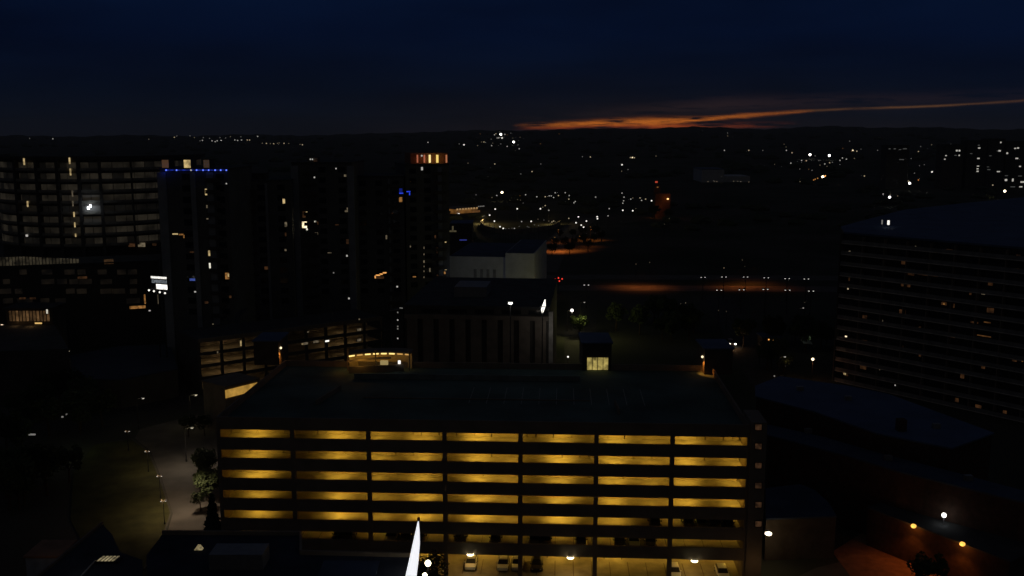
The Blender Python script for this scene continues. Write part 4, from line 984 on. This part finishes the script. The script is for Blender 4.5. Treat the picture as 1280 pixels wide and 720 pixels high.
for px, w, e in ((1103, 1.2, E_white[0]), (1111, 2.2, E_white[2])):
    x, z = ht.at(px, 267.5, 20)
    o = MB().box(x-w*.13, x+w*.13, 20, 20.2, HT+1.2, HT+2.4).build('roof_lamp', e, ht.root); MB().tube((x, 20.1, HT+.5), (x, 20.1, HT+1.2), .08).build('post', METAL, o)

# two-tier hall in front of it
def tier(name, label, cat, top, z, wallm, roofm, extra=None):
    P = [G(a, b, z) for a, b in top]; c = Vector((sum(p.x for p in P)/len(P), sum(p.y for p in P)/len(P), 0))
    t = thing(name, label, cat, c)
    q = [(p.x-c.x, p.y-c.y) for p in P]
    MB().prism([(a*.985, b*.985) for a, b in q], 0, z-.3).build('wall', wallm, t)
    MB().prism(q, z-.29, z).build('roof', roofm, t)
    return t, c
t1, c1 = tier('upper_hall', 'long blue-roofed hall right below the balcony block', 'building', [(944, 482), (975, 470), (1060, 482), (1110, 492), (1243, 541), (1190, 560), (1095, 541), (1018, 514), (944, 495)], 16, BRICK, ROOFPALE)
p = G(1126, 538, 16); MB().box(p.x-c1.x-.7, p.x-c1.x+.7, p.y-c1.y-.7, p.y-c1.y+.7, 16.01, 18.0).build('chimney', BRICK, t1)
t2, c2 = tier('lower_hall', 'lower blue-roofed hall stepping toward the orange courtyard', 'building', [(958, 530), (1030, 546), (1095, 565), (1189, 589), (1320, 624), (1320, 640), (1278, 627), (1123, 589), (1057, 569), (958, 543)], 12.6, BRICK, ROOFSLATE)
for t_, c_, zz, spots in ((t1, c1, 16.0, ((1000, 488), (1060, 500), (1170, 535))), (t2, c2, 12.6, ((1010, 541), (1110, 575), (1210, 600)))):
    for (a, b) in spots:
        p = G(a, b, zz); MB().box(p.x-c_.x-.6, p.x-c_.x+.6, p.y-c_.y-.4, p.y-c_.y+.4, zz+.004, zz+.8).build('roof_vent', METAL, t_)
t3, c3 = tier('corner_annexe', 'low rounded annexe with a wall lamp beside the garage stair tower', 'building', [(957, 610), (1000, 605), (1018, 612), (1036, 628), (1046, 645), (957, 648)], 7, mat('dark_annexe_wall', (.10, .085, .07), .85), ROOFSLATE)
g = PY(960.5, 667, 138.5)
wl = thing('wall_lamp', 'bright white wall lamp on the rounded annexe', 'wall lamp', (g.x, g.y, g.z))
MB().box(-.3, .3, .1, .9, .1, .25).build('bracket', METAL, wl); MB().ball((0, 0, 0), .55, .5).build('lens', emit('annexe_lamp', (1, .88, .62), 5), wl)
light('POINT', 'bulb', (0, -1.0, -.6), (1, .6, .25), 75, wl, .2)
# courtyard wall with two amber lamps
cA, cB = G(1085, 636, 6.2), G(1262, 703, 6.2)
cw = Frame('courtyard_wing', 'low wing whose wall carries two amber lamps over the courtyard', 'building', cA[:2], cB[:2])
MB().box(0, cw.L, 0, 9, 0, 6.2).build('wall', BRICK, cw.root)
MB().box(-.1, cw.L+.1, -.15, 9.1, 6.202, 6.45).build('roof', ROOFDARK, cw.root)
for i, (px, py) in enumerate(((1142, 657.5), (1203, 680))):
    x, z = cw.at(px, py, -.5)
    t = thing('courtyard_lamp', ('amber wall lamp at the upper end of the courtyard wall', 'amber wall lamp at the lower end of the courtyard wall')[i], 'wall lamp', cw.A+cw.u*x-cw.n*.5+Vector((0, 0, z)), cw.root.rotation_euler.z, 'amber lamps on the courtyard wall')
    MB().box(-.15, .15, .05, .48, .15, .3).build('bracket', DARKMETAL, t); MB().ball((0, 0, 0), .42, .8).build('lens', emit('amber_lens', (1, .48, .08), 1.6), t)
    light('SPOT', 'bulb', (0, -.8, -.3), (1, .27, .03), 240, t, .15, (R(-18), 0, 0), R(125)); light('POINT', 'bulb', (0, -.7, -.2), (1, .3, .05), 44, t, .15)
g = G(1180, 644, 8)
wg = thing('roof_lamp', 'round white lamp on the roof behind the courtyard wall', 'lamp', (g.x, g.y, 6.45))
MB().tube((0, 0, 0), (0, 0, 1.2), .07).build('post', METAL, wg); MB().ball((0, 0, 1.55), .38).build('globe', emit('roof_globe', WHITE_L, 3), wg)
light('POINT', 'bulb', (0, -.5, 1.0), (.8, .9, 1), 4, wg, .2)
sheet('courtyard', [G(1085, 662, 0), G(1165, 692, 0), G(1235, 722, 0), G(1150, 760, 0), G(1070, 730, 0), G(1040, 690, 0)], .06, TERRA)
for a, b, lb in (((1098, 678), (1150, 695), 'low terracotta wall across the courtyard top'), ((1172, 698), (1226, 722), 'low terracotta wall at the courtyard bottom')):
    f = Frame('garden_wall', lb, 'wall', G(*a, 0)[:2], G(*b, 0)[:2])
    MB().box(0, f.L, 0, .4, 0, .9).build('wall', mat('terracotta_wall', (.42, .2, .1), .8), f.root); MB().box(-.05, f.L+.05, -.05, .45, .902, 1.0).build('coping', TERRA, f.root)

# far apartment blocks, top right
for (px0, px1, pyt, lb, ws) in (
    (1178, 1204, 181, 'leftmost of the far lit apartment blocks', [(1196, 188.3, 2.2, 2), (1199.3, 188.3, 2.2, 2), (1182.5, 194.5, 2, 1.2), (1181, 199, 2, 1.2), (1194.5, 194.2, 3, 1), (1199, 194.2, 1.6, 1.6)]),
    (1208, 1232, 176, 'far apartment block with a lit column of windows', [(1223.5, 181.5, 2.6, 1), (1224, 185, 2.8, 1.5), (1223, 198, 3, 1.5), (1222.5, 207.6, 2.8, 1.2), (1222, 211, 2.6, 1.2), (1222, 214.1, 2.6, 1.5), (1214, 192, 3, .8)]),
    (1234, 1255, 174, 'tallest far apartment block near the right edge', [(1251, 178, 1.6, 1.8), (1249.5, 188.5, 3, 1.8), (1247, 188.6, 2, 1), (1236, 212, 4, 1), (1248, 214.5, 4, 1.3), (1238, 194.7, 3, .8), (1235, 208.6, 3, .6)]),
    (1257, 1290, 177, 'far apartment block cut by the right edge', [(1259, 191.5, 2.2, 2), (1269, 185.5, 2.4, 1.4), (1272.5, 185, 2.6, 1.6), (1271, 198, 3.4, 1.6), (1275, 208, 2.4, 1.4), (1258, 219.6, 4, .8), (1275, 220, 5, .8), (1257.5, 225, 3, 2.5), (1266, 225, 2, 3.5), (1278, 227.5, 5, 1.8), (1266, 233.5, 6, 1), (1276, 233.5, 4, 1.4)]),
    (1108, 1136, 182, 'low far block left of the lit apartments', [(1112, 186, 2.5, 1), (1118.5, 186, 3, 1), (1131, 186, 5, 1), (1127, 199.4, 6, 1), (1125, 187, 3, .8)])):
    f = Frame('apartment_block', lb, 'building', PY(px0, 200, 1150)[:2], PY(px1, 200, 1150)[:2], 'far lit apartment blocks')
    _, zt = f.at((px0+px1)/2, pyt)
    MB().box(0, f.L, 0, 18, -1, zt).build('wall', DARKWALL, f.root); MB().box(-.3, f.L+.3, -.3, 18.3, zt+.01, zt+.8).build('roof', ROOFDARK, f.root)
    for i, w in enumerate(ws):
        dim = w[3] <= 1.05
        o = f.win(*w, (emit('far_window_dim', (.9, .92, .85), .07) if dim else emit('far_window', (1, .96, .85), .5)), -.1)

# ================================================================ FOREGROUND
# roof of the near building
ZN = 18.0
nb_ = thing('foreground_building', 'dark flat roof of the building in front of the garage', 'building', (0, 0, 0))
A_ = [G(203, 668, ZN), G(376, 669, ZN), G(376, 693, ZN), G(512, 696, ZN), G(516, 760, ZN), G(185, 760, ZN), G(183, 694, ZN)]
q = [(p.x, p.y) for p in A_]
MB().prism(q, 0, ZN-.3).build('wall', DARKWALL, nb_)
MB().prism([(p.x, p.y) for p in A_], ZN-.29, ZN).build('roof', mat('foreground_roof', (.035, .045, .075), .9, var=.5, scale=.15), nb_)
for a, b in zip(A_[:4], A_[1:4]):
    d = (b-a).normalized(); n = Vector((-d.y, d.x, 0))*.15
    MB().prism([(a+n)[:2], (b+n)[:2], (b-n)[:2], (a-n)[:2]], ZN+.004, ZN+.5).build('parapet', CONC, nb_)
p0, p1 = G(405, 702, ZN), G(468, 725, ZN)
MB().box(min(p0.x, p1.x), max(p0.x, p1.x), p1.y, p0.y, ZN+.004, ZN+.12).build('skylight', ROOFSLATE, nb_)
p0 = G(300, 705, ZN); MB().box(p0.x-3, p0.x+3, p0.y-1.5, p0.y+1.5, ZN+.01, ZN+1.8).build('air_unit', METAL, nb_)
g = G(248, 681.5, ZN+.5)
o = MB().loft([[(g.x-.45, g.y-.3, ZN+.01), (g.x+.5, g.y-.3, ZN+.01), (g.x+.5, g.y+.3, ZN+.01), (g.x-.45, g.y+.3, ZN+.01)], [(g.x-.1, g.y, ZN+.5), (g.x+.2, g.y, ZN+.5), (g.x+.2, g.y+.2, ZN+.5), (g.x-.1, g.y+.2, ZN+.5)]]).build('roof_light', emit('roof_light_glow', (1, .8, .4), .2, vary=.5, scale=3), nb_)
# left foreground building with a diagonal edge
ZL = 14.0
lf = thing('foreground_pavilion', 'dark pavilion with slanting edges at the bottom left corner', 'building', (0, 0, 0))
B_ = [G(45, 724, ZL), G(128, 655, ZL), G(140, 668, ZL), G(150, 690, ZL), G(178, 700, ZL), G(180, 760, ZL), G(40, 760, ZL)]
MB().prism([(p.x, p.y) for p in B_], 0, ZL-.3).build('wall', DARKWALL, lf)
MB().prism([(p.x, p.y) for p in B_], ZL-.29, ZL).build('roof', mat('foreground_pavilion_roof', (.05, .06, .08), .9, var=.4, scale=.2), lf)
a, b = B_[0], B_[1]; d = (b-a).normalized(); n = Vector((-d.y, d.x, 0))*.12
MB().prism([(a+n)[:2], (b+n)[:2], (b-n)[:2], (a-n)[:2]], ZL+.004, ZL+.35).build('parapet', mat('pavilion_coping', (.2, .17, .16), .8), lf)
g = G(136, 697, ZL+.4)
sk = MB().box(g.x-1.4, g.x+1.4, g.y-.8, g.y+.8, ZL+.01, ZL+.25).build('skylight', DARKMETAL, lf)
for i in range(5): MB().prism([(g.x-1.2+i*.45, g.y-.7), (g.x-.95+i*.45, g.y-.7), (g.x-.75+i*.45, g.y+.7), (g.x-1.0+i*.45, g.y+.7)], ZL+.254, ZL+.3).build('glowing_pane', emit('skylight_glow', (1, .82, .45), .2, vary=.6, scale=1.5), sk)
a, b = G(101, 720, ZL+.3), G(119, 700, ZL+.3)
MB().tube((a.x, a.y, ZL+.25), (b.x, b.y, ZL+.25), .09).build('roof_rail', mat('rail_white', (.6, .6, .58), .5), lf)
light('POINT', 'bulb', (a.x-1.0, a.y+1, ZL+1.2), (1, .9, .75), 1.2, size=.1)
wb = Frame('rear_shed', 'pale blue-grey shed with a rusty roof edge at the bottom left', 'shed', PY(32, 700, 124)[:2], PY(74, 700, 124)[:2])
_, z1 = wb.at(50, 697)
MB().box(0, wb.L, 0, 5, 0, z1).build('wall', mat('shed_wall', (.4, .45, .55), .8), wb.root); MB().box(-.2, wb.L+.2, -.2, 5.2, z1+.002, z1+.3).build('roof', mat('rust_roof', (.35, .2, .13), .8), wb.root)
x, z = wb.at(50, 690, -3); light('POINT', 'bulb', (x, -2.5, z1+1.6), (1, .6, .35), 3.0, wb.root, .3)
g = G(18, 714, 3); light('POINT', 'bulb', (g.x, g.y-1, 4), (1, .4, .15), 14, size=.2)

# white spire; the lamplight on its blade is put in as emission
def spire():
    Y = 92.0
    tip = PY(523, 650, Y); b0 = PY(500, 760, Y)
    root = thing('glowing_spire', 'white glowing blade-like spire with dark red tip before the garage', 'spire', (tip.x, tip.y, ZN))
    prof = [(650, 522.6, 523.4), (665, 519.2, 524.6), (680, 515.8, 524.9), (700, 511.4, 523.2), (720, 506.8, 520.8), (760, 497.8, 516.2), (800, 489, 512)]
    rg = []
    for i, (py, xa, xb) in enumerate(prof):
        a, c = PY(xa, py, Y), PY(xb, py, Y); th = .04+.12*i/6*2
        m_ = (a+c)/2
        rg.append([(a.x-tip.x, 0, a.z-ZN), (m_.x-tip.x, -th, a.z-ZN), (c.x-tip.x, 0, a.z-ZN), (m_.x-tip.x, th, a.z-ZN)])
    rg = rg[::-1]
    sm, nt, N, L_, b = nodes_of('emissive_spire_white')
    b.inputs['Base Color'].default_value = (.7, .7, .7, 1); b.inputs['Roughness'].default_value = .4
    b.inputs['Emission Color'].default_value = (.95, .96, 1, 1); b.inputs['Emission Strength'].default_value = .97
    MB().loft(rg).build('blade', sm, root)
    p = tip; MB().tube((0, 0, p.z-ZN-.1), (0, 0, p.z-ZN+.25), .12, .16).build('tip_cap', mat('dark_red_cap', (.10, .01, .01), .5), root)
    MB().box(-3.2, .3, -.6, .6, -.0, .5).build('base', CONC, root)
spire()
# bright lamps beside the spire
ll = arm_lamp_proto(emit('spire_lamp_lens', (1, .9, .62), 8), 6.0, 'plaza_lamp')
for i, (px, py, lb) in enumerate(((535, 704, 'bright plaza lamp just right of the glowing spire'), (531, 719, 'plaza lamp at the frame bottom beside the spire'))):
    g = PY(px, py, 100 - i*3)
    t = thing('plaza_lamp', lb, 'street lamp', (g.x, g.y, 0))
    MB().tube((0, 0, 0), (0, 0, g.z-.3), .09).build('pole', DARKMETAL, t)
    MB().ball((0, 0, g.z), (.34, .26)[i]).build('globe', emit('spire_lamp_lens', (1, .9, .62), 5), t)
    light('POINT', 'bulb', (-.1, -.5, g.z+.1), (1, .8, .45), (30, 20)[i], t, .2)
bpy.data.objects.remove  # keep prototypes tidy below
for o in list(ll.children_recursive)+[ll]: bpy.data.objects.remove(o, do_unlink=True)

# ================================================================ TREES
def leaf_crown(seed, rx, rz, n, leaf, cz, conifer=False):
    rnd = random.Random(seed); mb = MB()
    cl = []
    for i in range(26):
        a = rnd.uniform(0, 2*math.pi); u = rnd.uniform(-1, 1); r = rnd.uniform(.35, .95)
        cl.append((rx*r*math.cos(a)*math.sqrt(1-u*u*.6), rx*r*math.sin(a)*math.sqrt(1-u*u*.6), cz+rz*u*r, rnd.uniform(.22, .42)*rx))
    for i in range(n):
        if conifer:
            t = rnd.random()**.7; h = cz*2*(1-t)+1.0; rr = rx*t*(.55+.45*math.sin(h*5.0)**2)*rnd.uniform(.6, 1.05); a = rnd.uniform(0, 2*math.pi)
            p = Vector((rr*math.cos(a), rr*math.sin(a), h-rr*.25))
        else:
            c = cl[rnd.randrange(len(cl))]
            d = Vector((rnd.gauss(0, 1), rnd.gauss(0, 1), rnd.gauss(0, .8))).normalized()*c[3]*rnd.uniform(.7, 1.1)
            p = Vector(c[:3])+d
        u = Vector((rnd.uniform(-1, 1), rnd.uniform(-1, 1), rnd.uniform(-.6, .6))).normalized(); v = u.orthogonal().normalized()
        s = leaf*rnd.uniform(.6, 1.3)
        mb.face([p-u*s, p+v*s*.6, p+u*s, p-v*s*.6])
    return mb
def tree_proto(kind, seed):
    con = kind == 'conifer'
    t = thing('conifer_tree' if con else 'broadleaf_tree', 'x', 'tree')
    tr = MB()
    if con:
        tr.tube((0, 0, 0), (0, 0, 10), .22, .04); leaf_crown(seed, 2.4, 5, 1500, .42, 5.0, True).build('crown', NEEDLE, t)
    else:
        tr.tube((0, 0, 0), (.1, 0, 3.0), .26, .18)
        rnd = random.Random(seed)
        for k in range(5):
            a = k*1.26; tr.tube((.1, 0, 2.6+.2*k), (1.9*math.cos(a), 1.9*math.sin(a), 5.0+rnd.random()), .11, .03, 6)
        leaf_crown(seed, 3.0, 2.3, 1700, .30, 5.6).build('crown', LEAF, t)
    tr.build('trunk', BARK, t)
    return t
tp = [tree_proto('b', 1), tree_proto('b', 2), tree_proto('conifer', 3)]
tused = set()
def tree(k, g, s, rz, label, group=None):
    place(tp[k], (g.x, g.y, 0), rz, label, group, s, first=k not in tused); tused.add(k)
singles = [(2, G(269, 706, 0), 1.05, 'tall conifer against the garage left end'),
           (0, G(724, 423, 0), .95, 'round tree lit yellow-green by the lamp behind the garage'), (1, G(861, 425, 0), 1.1, 'faintly lit green tree between the two roof penthouses'),
           (1, G(1007, 440, 0), 1.3, 'dark tree beside the pale awning'), (0, G(1157, 750, 0), .85, 'dark round tree standing in the orange courtyard'),
           (0, G(236, 546, 0), .6, 'small bush-like tree lit by the lamp above the lawn'), (0, G(256, 545, 0), .6, 'small dark tree between lamp and garage corner'),
           (1, G(538, 752, 0), .9, 'leafy tree glowing beside the plaza lamp at the spire')]
for k, g, s, lb in singles: tree(k, g, s, random.uniform(0, 6), lb)
light('POINT', 'bulb', (G(724, 423, 0).x, G(724, 423, 0).y-3.6, 9.0), (1, .92, .35), 1300, size=.3)
g = G(861, 425, 0); light('POINT', 'bulb', (g.x, g.y-5, 8), (.9, 1, .3), 6, size=.3)
rnd = random.Random(5)
for (n, box, lb, gr, ks) in ((14, (8, 90, 560, 640), 'dark tree in the unlit grove left of the lawn', 'trees in the grove left of the lawn', (0, 1)), (9, (250, 268, 578, 640), 'dark tree in the belt between road and garage', 'trees between road and garage', (0, 1)),
                             (12, (20, 130, 505, 545), 'dark tree along the avenue beyond the lawn', 'trees along the avenue', (0, 1)), (12, (770, 870, 395, 440), 'dark street tree behind the garage roof', 'street trees behind the garage', (0, 1)),
                             (12, (925, 1035, 400, 468), 'dark tree in the square left of the balcony block', 'trees left of the balcony block', (0, 1))):
    for i in range(n):
        g = G(rnd.uniform(box[0], box[1]), rnd.uniform(box[2], box[3]), 0)
        tree(rnd.choice(ks), g, rnd.uniform(.8, 1.25)*(.6 if n == 9 else 1), rnd.uniform(0, 6), lb, gr)
for i, (px, py) in enumerate(((694, 309), (706, 309), (718, 307.5), (730, 305), (742, 303), (752, 300), (700, 297), (716, 296), (728, 294.5), (745, 293.5), (690, 318), (712, 317), (735, 313))):
    tree(i % 2, G(px, py+2, 0), rnd.uniform(.7, 1.0), rnd.uniform(0, 6), 'tree catching orange street light behind the pale hall', 'trees on the orange-lit street')
for i in range(10):
    tree(i % 2, G(rnd.uniform(816, 838), rnd.uniform(262, 276), 0), rnd.uniform(.9, 1.4), rnd.uniform(0, 6), 'tree at the foot of the dull orange tower', 'trees round the orange tower')
for i, (px, py, e, gr) in enumerate(((835, 381, 0, 1), (851, 379.5, 0, 1), (857, 378.5, 1, 1), (898, 388, 0, 2), (908, 389, 0, 2), (1006, 378, 0, 2), (950, 430, 0, 3), (982, 458, 0, 3), (975, 447, 0, 3), (812, 328, 0, 4), (795, 330, 0, 4), (905, 335, 1, 4), (928, 325, 0, 4), (931, 333, 0, 4))):
    far_lamp(px, py, 1.3, E_warm[e], {1: 'faint lamp in the short row above the lit green tree', 2: 'faint lamp on the dark street below the highway', 3: 'dim lamp in the dark square left of the balcony block', 4: 'thin dim lamp mast beyond the highway'}[gr], 'faint lamps %s' % ('above the green tree', 'below the highway', 'in the dark square', 'beyond the highway')[gr-1], 6.0)
# faint lights in the left trees
cluster2 = [(40, 543, 'small white sign-like lamp in the dark left grove'), (78, 521, 'pale lamp glinting left of the avenue'), (83, 518, 'second pale lamp glinting left of the avenue')]
for px, py, lb in cluster2:
    g = G(px, py, 4); t = thing('garden_lamp', lb, 'lamp', (g.x, g.y, 0))
    MB().tube((0, 0, 0), (0, 0, 3.8), .06).build('post', DARKMETAL, t); MB().box(-.7 if px == 40 else -.2, .7 if px == 40 else .2, -.1, .1, 3.82, 4.15).build('lamp_head', E_white[0], t)
for px, py, pw in ((105, 560, 30), (80, 571, 25)):
    g = G(px, py, 0); light('POINT', 'bulb', (g.x, g.y-3, 5), (.8, 1, .4), pw, size=.3)

# woods on the plain and slopes: one uncountable mass
wd = MB(); rnd = random.Random(11)
for i in range(1500):
    d = 480*(4600/480)**rnd.random(); a = rnd.uniform(-.62, .62); x, y = d*math.sin(a), d*math.cos(a)
    if 395 < y < 455 or (abs(x-40) < 60 and y < 800): continue
    if not (math.sin(x*.013+2)+math.sin(y*.009+x*.004) > -.3): continue
    z = hills(x, y); s = rnd.uniform(3, 5) if d < 1300 else rnd.uniform(5, 9)
    rg = []
    for zz, w in ((-.2, .9), (.5, 1.15), (1.05, .8), (1.3, .2)):
        rg.append([(x+s*1.6*w*math.cos(t*.7854+zz)*rnd.uniform(.75, 1.25), y+s*1.6*w*math.sin(t*.7854+zz)*rnd.uniform(.75, 1.25), z+zz*s*.85*rnd.uniform(.85, 1.1)) for t in range(8)])
    wd.loft(rg)
tag(wd.build('woods', mat('woods_foliage', (.06, .075, .04), .9, var=.5, scale=.3)), 'dark tree cover on the plain and the hills', 'woods', kind='stuff')

# thin haze volume added to lift the blacks of the dark plain
hz = bpy.data.materials.new('black_lift_haze'); hz.use_nodes = True; hn = hz.node_tree; hn.nodes.clear()
pv = hn.nodes.new('ShaderNodeVolumePrincipled'); ho = hn.nodes.new('ShaderNodeOutputMaterial')
pv.inputs['Color'].default_value = (.9, .92, .95, 1); pv.inputs['Density'].default_value = 0.0001; pv.inputs['Anisotropy'].default_value = 0.0
hn.links.new(pv.outputs[0], ho.inputs['Volume'])
tag(MB().box(-7600, 7600, -7600, 7600, -130, 175).build('haze', hz), 'thin night haze over the city', 'haze', kind='stuff')
# ================================================================ SKY, LIGHT, CAMERA
w = bpy.data.worlds.new('World'); sc.world = w; w.use_nodes = True
nt = w.node_tree; N = nt.nodes; Lk = nt.links; N.clear()
def M(op, a, b=None, c=None, clamp=False):
    n = N.new('ShaderNodeMath'); n.operation = op; n.use_clamp = clamp
    for i, v in enumerate((a, b, c)):
        if v is None: continue
        if isinstance(v, (int, float)): n.inputs[i].default_value = v
        else: Lk.new(v, n.inputs[i])
    return n.outputs[0]
def ramp(x, pts, interp='EASE'):
    n = N.new('ShaderNodeValToRGB'); Lk.new(x, n.inputs[0]); e = n.color_ramp.elements; n.color_ramp.interpolation = interp
    while len(e) > 1: e.remove(e[-1])
    for i, (p, c) in enumerate(pts):
        el = e[0] if i == 0 else e.new(p); el.position = p
        el.color = (*c, 1) if isinstance(c, tuple) else (c, c, c, 1)
    return n.outputs[0]
tc = N.new('ShaderNodeTexCoord'); sx = N.new('ShaderNodeSeparateXYZ'); Lk.new(tc.outputs['Generated'], sx.inputs[0])
X, Y_, Z = sx.outputs
ys = M('MAXIMUM', Y_, .05)
az = M('DIVIDE', X, ys); el = M('DIVIDE', Z, ys)          # tangent of bearing and of height over the horizon
front = M('GREATER_THAN', Y_, .15)
nz = N.new('ShaderNodeTexNoise'); nz.inputs['Scale'].default_value = 17; nz.inputs['Detail'].default_value = 8; nz.inputs['Roughness'].default_value = .62
mpp = N.new('ShaderNodeMapping'); mpp.inputs['Scale'].default_value = (1, 1, 12); Lk.new(tc.outputs['Generated'], mpp.inputs[0]); Lk.new(mpp.outputs[0], nz.inputs['Vector'])
nf_ = nz.outputs['Fac']
u = M('ADD', M('MULTIPLY', az, .8), .5, clamp=True)       # bearing 0..1
def U(px): return (px-640)/1185*.8+.5
def Vv(py): return (167-py)/1231
# vertical gradient
elv = M('ADD', M('MULTIPLY', el, 3.0), 0, clamp=True)
base = ramp(elv, [(0, (.0042, .0054, .0100)), (.05, (.0030, .0050, .0108)), (.14, (.0018, .0040, .0115)), (.3, (.0011, .0041, .0172)), (.45, (.0012, .0045, .0185)), (.7, (.0040, .0068, .0150)), (1, (.0072, .0095, .0160))], 'LINEAR')
# bearing: warmer horizon toward the afterglow
warm = ramp(u, [(0, 0.0), (U(380), .08), (U(620), .6), (U(800), 1.0), (U(1000), .7), (U(1280), .25), (1, 0.0)])
lowb = ramp(elv, [(0, 1.0), (.06, .45), (.14, .08), (.22, 0.0)])
def tint(fac, col):
    n = N.new('ShaderNodeMix'); n.data_type = 'RGBA'; n.inputs['A'].default_value = (0, 0, 0, 1); n.inputs['B'].default_value = (*col, 1); Lk.new(fac, n.inputs['Factor']); return n.outputs['Result']
def addc(a, b):
    n = N.new('ShaderNodeVectorMath'); n.operation = 'ADD'; Lk.new(a, n.inputs[0]); Lk.new(b, n.inputs[1]); return n.outputs[0]
glow = tint(M('MULTIPLY', M('MULTIPLY', warm, lowb), M('MULTIPLY', front, M('ADD', M('MULTIPLY', nf_, 1.2), .2))), (.011, .006, .0035))
# dark cloud variation
nb2 = N.new('ShaderNodeTexNoise'); nb2.inputs['Scale'].default_value = 3.5; nb2.inputs['Detail'].default_value = 5
mp2 = N.new('ShaderNodeMapping'); mp2.inputs['Scale'].default_value = (1, 1, 5); Lk.new(tc.outputs['Generated'], mp2.inputs[0]); Lk.new(mp2.outputs[0], nb2.inputs['Vector'])
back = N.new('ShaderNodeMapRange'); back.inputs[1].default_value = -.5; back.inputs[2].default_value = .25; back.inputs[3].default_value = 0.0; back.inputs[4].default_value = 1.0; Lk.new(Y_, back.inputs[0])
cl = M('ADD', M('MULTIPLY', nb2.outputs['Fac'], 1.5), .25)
bmix = N.new('ShaderNodeMix'); bmix.data_type = 'RGBA'; Lk.new(back.outputs[0], bmix.inputs['Factor']); bmix.inputs['A'].default_value = (.0115, .0112, .0118, 1); Lk.new(base, bmix.inputs['B'])  # sky behind the camera raised as added fill; the gradient's top likewise
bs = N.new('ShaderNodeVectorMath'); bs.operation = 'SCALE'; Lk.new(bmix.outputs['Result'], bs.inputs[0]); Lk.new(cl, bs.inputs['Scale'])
# the lit cloud streak: its centre line, thickness and strength along the bearing
def streak(centre, width, amp, col, wob):
    K = 8.0
    c = M('DIVIDE', ramp(u, [(U(p), Vv(v)*K) for p, v in centre], 'LINEAR'), K)
    wd_ = M('DIVIDE', ramp(u, [(U(p), v/1231*K*4) for p, v in width], 'LINEAR'), K*4)
    dv = M('SUBTRACT', M('ADD', el, M('MULTIPLY', M('SUBTRACT', nf_, .5), wob)), c)
    q_ = M('DIVIDE', dv, wd_); gs = M('POWER', 2.718, M('MULTIPLY', M('MULTIPLY', q_, q_), -1))
    a = ramp(u, [(U(p), v) for p, v in amp], 'LINEAR')
    f_ = M('MULTIPLY', M('MULTIPLY', gs, a), M('MULTIPLY', front, M('ADD', M('MULTIPLY', nf_, 6.5), -2.4, clamp=True)))
    n = N.new('ShaderNodeVectorMath'); n.operation = 'SCALE'; n.inputs[0].default_value = col; Lk.new(f_, n.inputs['Scale']); return n.outputs[0]
s1 = streak([(640, 157), (700, 155), (780, 152.5), (870, 150), (930, 143), (1000, 138), (1060, 135.5), (1150, 132.5), (1210, 129), (1300, 123)],
            [(640, 1.5), (720, 3.0), (800, 4.2), (880, 3.2), (940, 2.0), (1100, 1.6), (1300, 1.8)],
            [(640, 0), (662, .35), (740, 1.0), (860, .95), (905, .6), (940, .4), (985, .28), (1010, 0), (1400, 0)], (.80, .20, .012), .010)
s1b = streak([(900, 145), (930, 143), (1000, 138), (1060, 135.5), (1150, 132.5), (1210, 129), (1300, 123)], [(900, 1.4), (1100, 1.2), (1300, 1.5)], [(960, 0), (1010, .7), (1060, .8), (1120, 1), (1160, .9), (1200, .6), (1300, .4), (1500, 0)], (.115, .048, .012), .003)
s2 = streak([(640, 160), (760, 158.5), (930, 156), (1300, 150)], [(640, 1.5), (780, 3), (930, 3), (1300, 3)], [(640, 0), (665, .25), (760, .6), (860, .55), (930, .25), (990, 0)], (.62, .095, .008), .006)
s3 = streak([(640, 150), (900, 130), (1300, 118)], [(640, 5), (900, 9), (1300, 7)], [(600, 0), (760, .5), (900, 1), (1000, .6), (1280, .3), (1400, 0)], (.016, .0072, .0048), .01)
sky = N.new('ShaderNodeTexSky'); sky.sky_type = 'NISHITA'; sky.sun_disc = False; sky.sun_elevation = R(-6); sky.sun_rotation = R(12); sky.dust_density = 2
sks = N.new('ShaderNodeVectorMath'); sks.operation = 'SCALE'; Lk.new(sky.outputs[0], sks.inputs[0]); sks.inputs['Scale'].default_value = .002
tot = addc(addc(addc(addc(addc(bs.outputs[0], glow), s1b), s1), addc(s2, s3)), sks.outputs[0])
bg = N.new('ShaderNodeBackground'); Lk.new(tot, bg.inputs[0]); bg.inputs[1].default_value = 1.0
ow = N.new('ShaderNodeOutputWorld'); Lk.new(bg.outputs[0], ow.inputs[0])

sun = bpy.data.lights.new('afterglow_sun', 'SUN'); sun.energy = .003; sun.angle = R(15); sun.color = (1, .6, .4)
so = bpy.data.objects.new('afterglow_sun', sun); COL.objects.link(so)
so.rotation_euler = Vector((-math.sin(R(12)), -math.cos(R(12)), -math.tan(R(4)))).to_track_quat('-Z', 'Y').to_euler()

cam = bpy.data.cameras.new('camera'); co = bpy.data.objects.new('camera', cam); COL.objects.link(co)
co.location = (0, 0, CZ); co.rotation_euler = (R(90)-PITCH, 0, 0)
cam.sensor_width = 36; cam.lens = 36*F/1280; cam.clip_end = 20000; cam.clip_start = .5
sc.camera = co
sc.view_settings.view_transform = 'Standard'; sc.view_settings.look = 'None'; sc.view_settings.exposure = 0; sc.view_settings.gamma = 1
sc.cycles.use_denoising = True
try: sc.cycles.denoiser = 'OPENIMAGEDENOISE'
except Exception: pass
sc.cycles.max_bounces = 5; sc.cycles.diffuse_bounces = 3; sc.cycles.sample_clamp_indirect = 2.0
sc.cycles.use_light_tree = True
